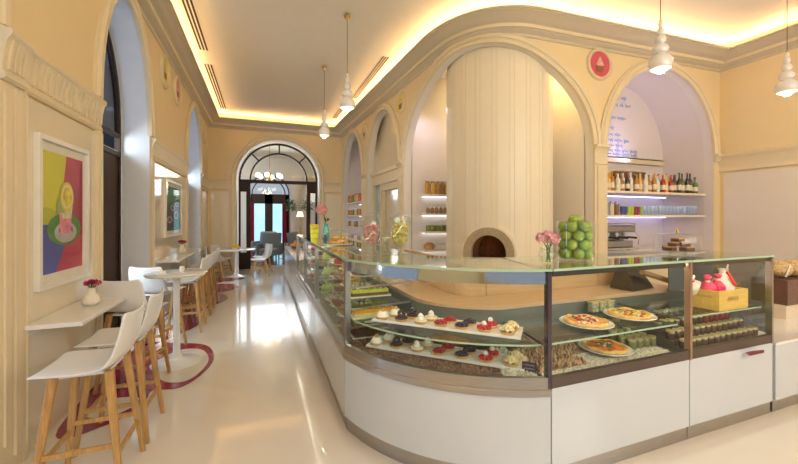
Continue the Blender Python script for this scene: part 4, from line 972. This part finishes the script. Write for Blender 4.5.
# flower vase on the counter
def blossom_ball(mb, c, r, n, s, seed=1):
    rd = random.Random(seed)
    for k in range(n):
        a = rd.random()*6.28; z = rd.uniform(-.5, 1); q = math.sqrt(max(0, 1-z*z)); d = Vector((q*math.cos(a), q*math.sin(a), z)); p = Vector(c)+d*r*rd.uniform(.75, 1)
        u = d.orthogonal().normalized(); v = d.cross(u)
        for j in range(4):
            b = j*PI/2+a; e = (u*math.cos(b)+v*math.sin(b))*s; g = (u*math.cos(b+.6)+v*math.sin(b+.6))*s*.7; h = (u*math.cos(b-.6)+v*math.sin(b-.6))*s*.7
            mb.add([p, p+g+d*s*.2, p+e+d*s*.4, p+h+d*s*.2], [(0, 1, 2, 3)])
t = thing('flower_vase', 'round clear glass vase with pale pink blossoms beside the apple cylinder', 'vase', (1.735, 1.84, 1.258))
MB().lathe([(.03, 0), (.055, .02), (.060, .05), (.046, .085), (.050, .10), (.047, .10), (.043, .085), (.056, .05), (.028, .008)], n=26).build('glass_bowl', CLEAR, t)
mb = MB(); 
for k in range(7): a = k*.9; mb.tube([(.015*math.cos(a), .015*math.sin(a), .01), (.012*math.cos(a+2), .012*math.sin(a+2), .08), (.04*math.cos(a), .04*math.sin(a), .15)], .0025, 5)
mb.build('stems', LEAF, t)
mb = MB(); 
for k, (dx, dy, dz) in enumerate(((0, 0, .175), (.045, 0, .155), (-.045, .01, .155), (0, .04, .15), (.01, -.04, .15), (.03, .03, .17))): blossom_ball(mb, (dx, dy, dz), .034, 26, .014, k)
[blossom_ball(mb, (.05*math.cos(k), .05*math.sin(k), .165), .03, 16, .015, 20+k) for k in range(6)]; mb.build('blossoms', mat('pink_blossom', (.80, .42, .46), .6, var=.25, scale=40), t, smooth=False)
# candy jars
def candy_jar(x, y, r, h, flare, col, label, fillh, name):
    t = thing('candy_jar', label, 'jar', (x, y, 1.258))
    pr = [(r*.75, 0), (r*.7, .008), (.012, .02), (.012, .05), (r*.55, .07), (r*(.9 if flare else 1), .12), (r*(1.0), h*.72), (r*(1.12 if flare else .75), h*.86)]
    MB().lathe(pr+[(a-.004 if a > .02 else a, z+.003) for a, z in pr[::-1][:-3]], n=30, caps=False).build('glass_body', CLEAR, t)
    MB().lathe([(r*(1.14 if flare else .8), h*.86), (r*.6, h*.92), (.012, h*.945), (.018, h*.97), (.014, h), (.001, h)], n=26).build('lid', glass('jar_glass', (1, 1, 1)), t)
    rd = random.Random(9); mb = MB()
    zt = fillh; k = 0
    while k < 170:
        z = rd.uniform(.085, zt); R = r*(.50+.42*min(1, (z-.07)/.06)) - .012; a = rd.random()*6.28; rr = R*math.sqrt(rd.random())
        q = Matrix.Rotation(rd.random()*3, 3, 'X') @ Matrix.Rotation(rd.random()*3, 3, 'Z')
        mb.ball((rr*math.cos(a), rr*math.sin(a), z), .014, 1, .8, .7, 7, 5, q.to_quaternion()); k += 1
    o = mb.build('sweets', mat('sweets_'+name, col, .4, var=.25, scale=30), t); o['kind'] = 'stuff'
candy_jar(.87, 2.95, .078, .36, False, (.78, .36, .34), 'lidded glass jar of pink sweets on the counter', .24, 'pink')
candy_jar(1.0, 2.93, .045, .20, False, (.84, .74, .55), 'small glass jar of cream sweets between the two tall jars', .12, 'cream')
candy_jar(1.06, 2.76, .082, .35, True, (.78, .62, .20), 'flared glass jar of yellow sweets on the counter', .25, 'yellow')
# pastry plate under a glass cloche
t = tag(MB().lathe([(.12, 0), (.17, .012), (.165, .016), (.001, .01)], n=32).build('plate', PORC, loc=(.765, 3.9, 1.258)), 'white plate of golden pastries on the long counter', 'plate')
rd = random.Random(4)
PAS = mat('golden_pastry', (.75, .42, .08), .45, var=.3, scale=30)
for k in range(14):
    a = k*2.4; rr = .10*math.sqrt((k % 9)/9); z = 1.269+(.0 if k < 9 else .05)
    mb = MB().tube([(.035*math.cos(b), .03*math.sin(b), .018) for b in [j*.42 for j in range(9)]], .018, 8)
    tag(mb.build('pastry', PAS, loc=(.765+rr*math.cos(a)*.85, 3.9+rr*math.sin(a)*.85, z), rotz=a), 'golden crescent pastry, %s' % (('%s on the counter plate going round from the middle' % ORD[k]) if k < 9 else '%s of those piled on top of the others' % ORD[k-9]), 'pastry', 'pastries on the counter plate')
t = thing('glass_cloche', 'clear glass cloche with a knob over the golden pastries', 'cloche', (.765, 3.9, 1.2745))
MB().lathe([(.162, 0), (.162, .07), (.13, .115), (.08, .145), (.012, .155), (.001, .155)], n=32).build('dome', CLEAR, t); MB().ball((0, 0, .17), .018).build('knob', CLEAR, t)
# yellow sweets boxes and the blue vase with a pink flower
YB = [(.78, .68, .05), (.72, .76, .12), (.80, .60, .04)]
for k in range(3):
    o = MB().cbox((0, 0, .035), (.10, .08, .065), .3*k).build('yellow_box', mat('box_yellow_%d' % k, YB[k], .4), loc=(.70, 5.25, 1.258+.067*k), bevel=.006)
    tag(o, '%s yellow-green box of the pile beside the pink hydrangea' % ('Lowest', 'Middle', 'Topmost')[k], 'box', 'yellow boxes piled on the counter')
t = thing('flower_vase', 'slim turquoise vase with one large pink hydrangea on the counter', 'vase', (.80, 4.86, 1.258))
MB().lathe([(.035, 0), (.045, .05), (.04, .15), (.025, .20), (.03, .22)], n=18).build('glass_body', mat('turquoise_glass', (.06, .38, .38), .12, coat=.5), t)
mb = MB(); mb.tube([(0, 0, .05), (-.01, 0, .24), (-.03, 0, .34)], .005)
for a in (0, 2, 4): mb.loft([[(0, 0, .24), (.05*math.cos(a), .05*math.sin(a), .27), (.03*math.cos(a+.6), .03*math.sin(a+.6), .30)]], caps=True)
mb.build('stem_and_leaves', LEAF, t)
mb = MB(); blossom_ball(mb, (-.06, 0, .39), .075, 110, .024, 3); mb.ball((-.06, 0, .39), .06); mb.build('hydrangea_head', mat('hydrangea_pink', (.82, .38, .36), .6, var=.15, scale=30), t, smooth=False)
tag(MB().lathe([(.02, 0), (.035, .03), (.03, .06), (.015, .075), (.015, .09)], n=16).build('small_bottle', mat('dark_bottle_body', (.03, .05, .12), .1), loc=(.74, 4.60, 1.258)), 'little dark blue bottle in front of the turquoise vase', 'bottle')
# cake dome with brownies
dx, dy = 3.22, 1.97
t = thing('cake_stand', 'flat glass cake plate under the domed cover at the right', 'cake plate', (dx, dy, 1.258))
MB().lathe([(.07, 0), (.05, .01), (.17, .022), (.175, .028), (.001, .026)], n=34).build('plate', CLEAR, t)
BR = mat('brownie', (.13, .05, .025), .5, var=.3, scale=30)
for k, (a, b, c, rz) in enumerate(((-.095, 0, 0, .2), (0, -.07, 0, -.1), (.095, 0, 0, .4), (0, .07, 0, .1), (-.05, 0, .034, .3), (.05, -.01, .034, -.2), (0, 0, .068, .1))):
    u = thing('brownie', 'chocolate brownie slice %s under the domed cover' % ('at the left of the base layer', 'at the front of the base layer', 'at the right of the base layer', 'at the back of the base layer', 'at the left of the second layer', 'at the right of the second layer', 'on top of the pile')[k], 'brownie', (dx+a, dy+b, 1.287+c), rz, 'brownies under the dome')
    MB().box(-.045, .045, -.03, .03, 0, .022).build('slice', BR, u); MB().box(-.045, .045, -.03, .03, .022, .030).build('glaze', mat('caramel_glaze', (.55, .28, .12), .3), u)
t = thing('glass_dome', 'clear glass dome cover with a brass knob over the brownies', 'dome', (dx, dy, 1.287))
MB().lathe([(.16, 0), (.16, .11), (.145, .13), (.012, .14), (.001, .14)], n=36).build('dome', CLEAR, t); MB().lathe([(.008, .14), (.014, .155), (.012, .17), (.001, .175)], n=14).build('knob', BRASS, t)
# ================================================================ left side: shelves, stools, tables
t0 = None
def wall_shelf(y0, y1, label, z=.86):
    t = thing('wall_table', label, 'shelf table', (-1.43, (y0+y1)/2, z)); h = (y1-y0)/2
    MB().box(0, .31, -h, h, -.03, 0).build('board', WHITE, t, bevel=.004)
    MB().box(.0, .02, -h+.02, h-.02, -.075, -.03).build('wall_bracket', WHITE, t)
wall_shelf(2.99, 4.06, 'narrow white wall-mounted bar table below the yellow and red picture')
wall_shelf(5.98, 8.35, 'narrow white wall-mounted bar table below the green picture', .94)
def make_stool(name, label, cat, hs, bh, fr):
    t = thing(name, label, cat)
    prof = [(.215, hs-.012), (.205, hs+.002), (.12, hs-.004), (0, hs-.010), (-.10, hs-.004), (-.155, hs+.014), (-.185, hs+.06), (-.205, hs+.12), (-.222, hs+.19), (-.235, hs+bh-.02), (-.238, hs+bh)]
    wid = [.19, .207, .215, .218, .218, .218, .216, .212, .205, .195, .175]
    rows = []
    for (y, z), w_ in zip(prof, wid):
        row = []
        for k in range(11):
            u = -1+2*k/10; lift = .012*abs(u)**3; row.append((w_*u, y+(.030*u*u if y < -.15 else 0), z+lift))
        rows.append(row)
    mb = MB(); mb.loft(rows, closed=False, caps=False); o = mb.build('seat_shell', SHELL, t, solid=.014, bevel=0)
    s = o.modifiers.new('sub', 'SUBSURF'); s.levels = 1; s.render_levels = 1
    def lg(sx, sy):
        a = Vector((sx*.135, sy*.125, hs-.018)); b = Vector((sx*.205, sy*.20, 0)); return a, b
    for sx in (-1, 1):
        for sy in (-1, 1):
            a, b = lg(sx, sy); rings = []
            for q, r in ((a, .021), (b, .013)): rings.append([(q.x+r*c, q.y+r*d, q.z) for c, d in ((-1, -.7), (-.7, -1), (.7, -1), (1, -.7), (1, .7), (.7, 1), (-.7, 1), (-1, .7))])
            MB().loft(rings).build('leg', OAK, t)
    def at(sx, sy, z): a, b = lg(sx, sy); return b+(a-b)*(z/a.z)
    for (p, q, z) in (((-1, -1), (1, -1), fr), ((-1, 1), (1, 1), fr), ((-1, -1), (-1, 1), fr+.05), ((1, -1), (1, 1), fr+.05)):
        a, b = at(*p, z), at(*q, z); MB().cbox((a+b)/2, ((b-a).length, .016, .026), math.atan2((b-a).y, (b-a).x)).build('stretcher', OAK, t)
    MB().box(-.13, .13, -.12, .12, hs-.035, hs-.020).build('seat_bracket', SHELL, t)
    return t
st = make_stool('bar_stool', 'white bar stool nearest the camera, facing the wall table', 'bar stool', .70, .30, .22)
spots = [(-.94, 2.64, PI/2, None), (-.94, 3.14, PI/2, 'white bar stool second from the camera, facing the first wall table'),
         (-1.12, 4.04, -.30, 'white bar stool with its back to the window, near side of the round table'), (-1.14, 4.95, -.40, 'white bar stool on the far side of the round bar table'),
         (-.97, 5.70, PI/2, 'nearest of the row of white stools under the green picture'), (-.97, 6.20, PI/2, 'second white stool of the row under the green picture'),
         (-.97, 6.72, PI/2, 'third white stool of the row under the green picture'), (-.97, 7.24, PI/2, 'farthest white stool of the row under the green picture')]
for i, (x, y, a, lb) in enumerate(spots):
    if i == 0: st.location = (x, y, 0); st.rotation_euler.z = a; st['group'] = 'white bar stools with oak legs'
    else: dup(st, (x, y, 0), a, lb)
def round_table(x, y, r, h, rb, label):
    t = thing('round_table', label, 'table', (x, y, 0))
    MB().lathe([(r-.012, h-.024), (r, h-.012), (r, h-.003), (r-.004, h), (.001, h)], n=48).build('table_top', WHITE, t)
    MB().lathe([(rb, 0), (rb, .008), (rb*.6, .022), (.06, .05), (.035, .12), (.030, h*.5), (.034, h-.08), (.07, h-.026)], n=28).build('pedestal', WHITE, t)
round_table(-.86, 4.46, .29, .965, .24, 'tall round white pedestal table between two bar stools')
round_table(-.66, 10.55, .50, .72, .27, 'low round white pedestal table near the arched doorway')
chd = make_stool('dining_chair', 'white chair right of the far round table, its back to the counter', 'chair', .44, .36, .17)
chd.location = (-.06, 10.35, 0); chd.rotation_euler.z = PI/2+.15; chd['group'] = 'white chairs around the far table'
dup(chd, (.0, 11.0, 0), PI/2+.5, 'white chair behind, turned toward the far side of the low table')
dup(chd, (-1.15, 10.45, 0), -PI/2+.1, 'white chair left of the far round table against the wall')
dup(chd, (-1.05, 10.98, 0), -PI/2-.5, 'white chair in the far left corner behind the low table')
# little things on the tables
def bud_vase(x, y, z, s, label):
    t = thing('bud_vase', label, 'vase', (x, y, z))
    MB().lathe([(.03*s, 0), (.055*s, .02*s), (.060*s, .045*s), (.045*s, .075*s), (.026*s, .10*s), (.024*s, .13*s), (.030*s, .14*s), (.024*s, .14*s), (.018*s, .12*s)], n=28).build('vase_body', mat('ivory_ceramic', (.84, .77, .62), .4, bump=.1, scale=60), t)
    mb = MB(); mb2 = MB(); rd = random.Random(2)
    for k in range(9):
        a = k*2.4; r = .045*s*math.sqrt(k/9); p = (r*math.cos(a), r*math.sin(a), (.185-.012*(k/9))*s)
        mb2.tube([(0, 0, .12*s), p], .0022, 5); blossom_ball(mb, p, .012*s, 9, .016*s, k)
        b = a+1; e = (r*1.2*math.cos(b), r*1.2*math.sin(b), .155*s); mb2.add([(0, 0, .135*s), (e[0]+.008, e[1], e[2]), (e[0]*1.3, e[1]*1.3, e[2]+.01), (e[0], e[1]+.008, e[2])], [(0, 1, 2, 3)])
    mb2.build('stems', LEAF, t); mb.build('blossoms', mat('magenta_blossom', (.55, .03, .12), .6, var=.35, scale=50), t, smooth=False)
bud_vase(-1.26, 3.52, .861, 1.0, 'ivory bud vase with magenta flowers on the nearest wall table')
bud_vase(-1.29, 7.1, .941, 1.15, 'ivory bud vase with magenta flowers below the green picture')
tag(MB().lathe([(.02, 0), (.026, .02), (.024, .05), (.012, .06)], n=16).build('sugar_pot', PORC, loc=(-.82, 4.52, .966)), 'small white sugar pot on the tall round table', 'pot')
tag(MB().cbox((0, 0, .015), (.06, .03, .03)).build('napkin_holder', PORC, loc=(-.98, 4.42, .966), bevel=.004), 'white napkin holder on the tall round table', 'napkin holder')
tag(MB().lathe([(.07, 0), (.13, .04), (.127, .04), (.06, .01), (.001, .01)], n=26).build('fruit_bowl', PORC, loc=(-.66, 10.55, .721)), 'white bowl of yellow fruit on the low round table', 'bowl')
heap(-.66, 10.55, .732, [(.07, 6, .012, 0), (0, 1, .005, 0), (.035, 3, .06, 0)], .034, mat('lemon_peel', (.85, .52, .02), .4), False, 'yellow lemon in the white bowl', 'lemon', 'lemons on the far table', 'lemon')

# ---------------------------------------------------------------- pictures
FR = mat('white_frame', (.84, .80, .70), .35)
def picture(y0, y1, z0, z1, label, art):
    t = thing('framed_picture', label, 'picture', (-1.437, (y0+y1)/2, z0)); hy = (y1-y0)/2; H = z1-z0; f = .035
    mb = MB().box(0, .035, -hy, -hy+f, 0, H).box(0, .035, hy-f, hy, 0, H).box(0, .035, -hy+f, hy-f, 0, f).box(0, .035, -hy+f, hy-f, H-f, H)
    mb.build('frame', FR, t); MB().box(.002, .010, -hy+f, hy-f, f, H-f).build('mount', mat('picture_mount', (.86, .82, .70), .6), t)
    W = y1-y0-.15; Hh = H-.20; y_, z_ = -W/2, .10
    n = [0]
    def patch(pts, m, nm='print_area'):
        n[0] += 1; x = .0105+.0006*n[0]; mb = MB(); k = len(pts); mb.add([(x, y_+W*a, z_+Hh*b) for a, b in pts], [tuple(range(k))]); mb.v += [(x-.0006, p[1], p[2]) for p in mb.v[:k]]; mb.f += [tuple(range(k, 2*k))]; mb.mi += [0]; mb.build(nm, m, t)
    art(patch)
    MB().box(.022, .025, -hy+f, hy-f, f, H-f).build('glazing', PGLASS, t)
def el(cx, cz, rx, rz, n=28, a0=0, a1=2*PI): return [(cx+rx*math.cos(a0+(a1-a0)*k/n), cz+rz*math.sin(a0+(a1-a0)*k/n)) for k in range(n)]
def art1(P):
    YL = mat('print_yellow', (.68, .66, .04), .5); RD = mat('print_crimson', (.50, .05, .10), .5, var=.2, scale=3); BL = mat('print_blue', (.08, .10, .40), .5, var=.3, scale=3)
    GN = mat('print_green', (.10, .28, .03), .5, var=.3, scale=6); WH = mat('print_grey', (.50, .46, .46), .5, var=.2, scale=8); PKK = mat('print_pink', (.75, .25, .32), .5, var=.3, scale=12)
    P([(0, 0), (1, 0), (1, 1), (0, 1)], RD, 'print_background')
    P([(0, .44), (.40, .46), (.56, 1), (0, 1)], YL); P([(0, 0), (.30, .0), (.55, .25), (.40, .42), (0, .43)], BL)
    P([(.35, .02), (.95, .04), (.9, .22), (.5, .24)], PKK) if 0 else None
    P([(.86, .3), (1, .3), (1, 1), (.93, 1)], mat('print_wine', (.36, .03, .08), .5))
    P([(max(0, a), b) for a, b in el(.08, .47, .26, .07)], mat('print_olive', (.50, .52, .02), .5))
    P(el(.52, .36, .42, .14), GN); P(el(.54, .33, .28, .09), WH); P(el(.54, .345, .18, .055), mat('print_dark', (.16, .12, .12), .5, var=.4, scale=12)); P(el(.53, .30, .20, .05), WH)
    P([(.40, .32), (.64, .32), (.68, .50), (.36, .50)], PKK); P([(.44, .45), (.66, .45), (.70, .56), (.40, .56)], mat('print_cream', (.75, .68, .42), .5, var=.2, scale=12))
    P([(.30, .50), (.5, .5), (.42, .60), (.32, .60)], mat('print_leaf', (.35, .45, .15), .5))
    P(el(.55, .64, .17, .13), mat('print_rind', (.80, .66, .04), .5)); P(el(.55, .64, .14, .105), mat('print_pith', (.80, .74, .40), .5)); P(el(.55, .64, .115, .085), mat('print_pulp', (.75, .60, .05), .5, var=.3, scale=20))
def art2(P):
    P([(0, 0), (1, 0), (1, 1), (0, 1)], mat('print_deep_green', (.03, .14, .03), .5, var=.4, scale=3), 'print_background')
    P([(0, .62), (.5, .66), (1, .8), (1, 1), (0, 1)], mat('print_mid_green', (.06, .24, .04), .5, var=.2, scale=3))
    P([(0, .1), (.35, .05), (.8, .3), (1, .5), (1, .62), (.6, .66), (.3, .5), (0, .4)], mat('print_smoke', (.10, .07, .09), .5, var=.6, scale=12))
    for cx, cz, rx, rz in ((.25, .25, .17, .08), (.45, .52, .16, .07), (.7, .36, .15, .10), (.75, .62, .14, .06)):
        P(el(cx, cz, rx, rz), mat('print_petal', (.52, .42, .44), .5, var=.4, scale=12)); P(el(cx, cz, rx*.6, rz*.6), mat('print_shade', (.12, .08, .10), .5))
    P([(.5, 0), (1, .02), (1, .22), (.6, .24)], mat('print_sea', (.05, .22, .16), .5)); P([(.65, .78), (1, .78), (1, .82), (.7, .83)], mat('print_mint', (.30, .50, .35), .5))
picture(3.13, 3.88, 1.05, 2.13, 'white-framed yellow and crimson print of a citrus drink on a plate', art1)
picture(6.55, 7.74, 1.24, 2.17, 'white-framed dark green print with pale cup shapes beyond the window', art2)

# ---------------------------------------------------------------- medallions
def medallion(P, s, z, label, col, cake_=True, r=.265):
    c = P.at(s, 0); d = (P.at(s+.05, 0)-P.at(s-.05, 0)); t = thing('wall_medallion', label, 'medallion', (c.x, c.y, z), math.atan2(d.y, d.x))
    M = Matrix.Rotation(PI/2, 4, 'X')      # lathe axis -> -Y (room side: right of travel)
    MB().lathe([(r*.80, .0), (r*.80, .03), (r*.86, .045), (r*.93, .03), (r*.97, .042), (r, .03), (r, 0)], n=40, M=M, caps=False).build('frame', TRIM, t)
    MB().lathe([(r*.80, 0), (r*.80, .02), (.001, .02)], n=40, M=M, caps=False).build('picture', mat('medallion_'+label.split()[0].lower(), col, .3, var=.1), t)
    if cake_:
        MB().prism([(-.06, -.12), (.06, -.12), (.08, -.02), (-.08, -.02)], 0, .004, M @ Matrix.Translation((0, 0, .021))).build('cupcake_base', mat('cup_brown', (.30, .10, .05), .5), t)
        mb = MB()
        for k, (w_, zz) in enumerate(((.08, -.005), (.062, .03), (.04, .06), (.018, .088))): mb.prism(el(0, zz, w_, .024, 18), 0, .004+.001*k, M @ Matrix.Translation((0, 0, .022)))
        mb.build('cupcake_cream', mat('cup_cream', (.72, .45, .36), .5, var=.3, scale=30), t)
medallion(WR, (RB[1]+RC[0])/2-.02, 3.93, 'Pink medallion with a cupcake between the oven arch and the bar arch', (.62, .09, .13), True, .245)
medallion(WR, (RP[1]+RB[0])/2-.02, 3.88, 'Yellow round medallion left of the big oven arch', (.75, .68, .10), True, .22)
medallion(WR, (RA[1]+RP[0])/2, 3.82, 'Olive round medallion between the two narrow arches', (.55, .58, .12), True, .22)
medallion(WL, 3+6.62, 3.86, 'Lemon round medallion on the left wall, nearer of the two', (.70, .66, .06))
medallion(WL, 3+7.50, 3.86, 'Coral round medallion on the left wall, farther of the two', (.75, .28, .20))
medallion(WL, 3+10.9, 3.80, 'Cream round medallion high in the far left corner', (.78, .66, .40), False)

# ---------------------------------------------------------------- pendants
GLOBE = mat('opal_glass', (.80, .76, .70), .15, var=.01, coat=.8, sss=.3, emit=.03, ecol=(1, .85, .65))
def pendant(x, y, label, proto=None):
    if proto: 
        d = dup(proto, (x, y, 3.15), 0, label); light_pt('pendant_bulb', (x, y, 3.06), 7, (1, .84, .62), .04); return d
    t = thing('pendant_lamp', label, 'pendant lamp', (x, y, 3.15), 0, 'stacked opal glass pendants')
    MB().lathe([(.0, 1.40), (.05, 1.40), (.05, 1.375), (.02, 1.35), (.008, 1.32)], n=18).build('ceiling_rose', BRASS, t)
    MB().cyl((0, 0, .565), .004, .80, 8).build('cord', mat('cord_brown', (.10, .06, .03), .5), t)
    for z, r, h in ((.10, .118, .20), (.245, .080, .12), (.355, .052, .11), (.445, .036, .08), (.515, .024, .07)):
        MB().lathe([(r*.45, z-h*.46), (r*.84, z-h*.34), (r, z-h*.06), (r*.95, z+h*.14), (r*.74, z+h*.34), (r*.42, z+h*.46), (r*.40, z+h*.56)], n=28).build('glass_bulge', GLOBE, t)
    MB().cyl((0, 0, .53), .012, .045, 12).build('cap', BRASS, t)
    MB().cyl((0, 0, -.008), .035, .012, 18).build('lamp_opening', mat('lamp_glow', (1, 1, 1), .3, emit=6, ecol=(1, .92, .8)), t)
    light_pt('pendant_bulb', (x, y, 3.06), 7, (1, .84, .62), .04)
    return t
pp = pendant(1.18, 5.27, 'opal pendant over the aisle, nearer of the two seen at the ceiling centre')
pendant(1.15, 7.20, 'opal pendant over the aisle, farther and lower in view', pp)
pendant(4.08, 2.67, 'opal pendant hanging in front of the bar arch', pp)
pendant(6.37, 2.58, 'opal pendant at the far right of the room', pp)

# ---------------------------------------------------------------- ceiling vents
SLOT = mat('vent_slot', (.06, .04, .03), .8)
def vent(x0, x1, y0, y1, label, rz=0):
    t = thing('ceiling_vent', label, 'vent', ((x0+x1)/2, (y0+y1)/2, CZ), rz); hx, hy = (x1-x0)/2, (y1-y0)/2
    MB().box(-hx-.015, hx+.015, -hy-.015, hy+.015, -.006, -.001).build('frame', CEIL, t)
    for k in range(3):
        x = -hx+hx*2*(k+.5)/3; MB().box(x-.014, x+.014, -hy, hy, -.010, -.006).build('slot', SLOT, t)
vent(-1.06, -.90, 4.6, 7.3, 'slotted ceiling vent on the left, nearer of the two'); vent(-1.08, -.92, 7.95, 11.0, 'slotted ceiling vent on the left, farther of the two')
vent(2.10, 2.24, 6.4, 8.9, 'slotted ceiling vent near the right-hand arches'); vent(1.98, 2.12, 9.4, 10.9, 'slotted ceiling vent at the far right end')
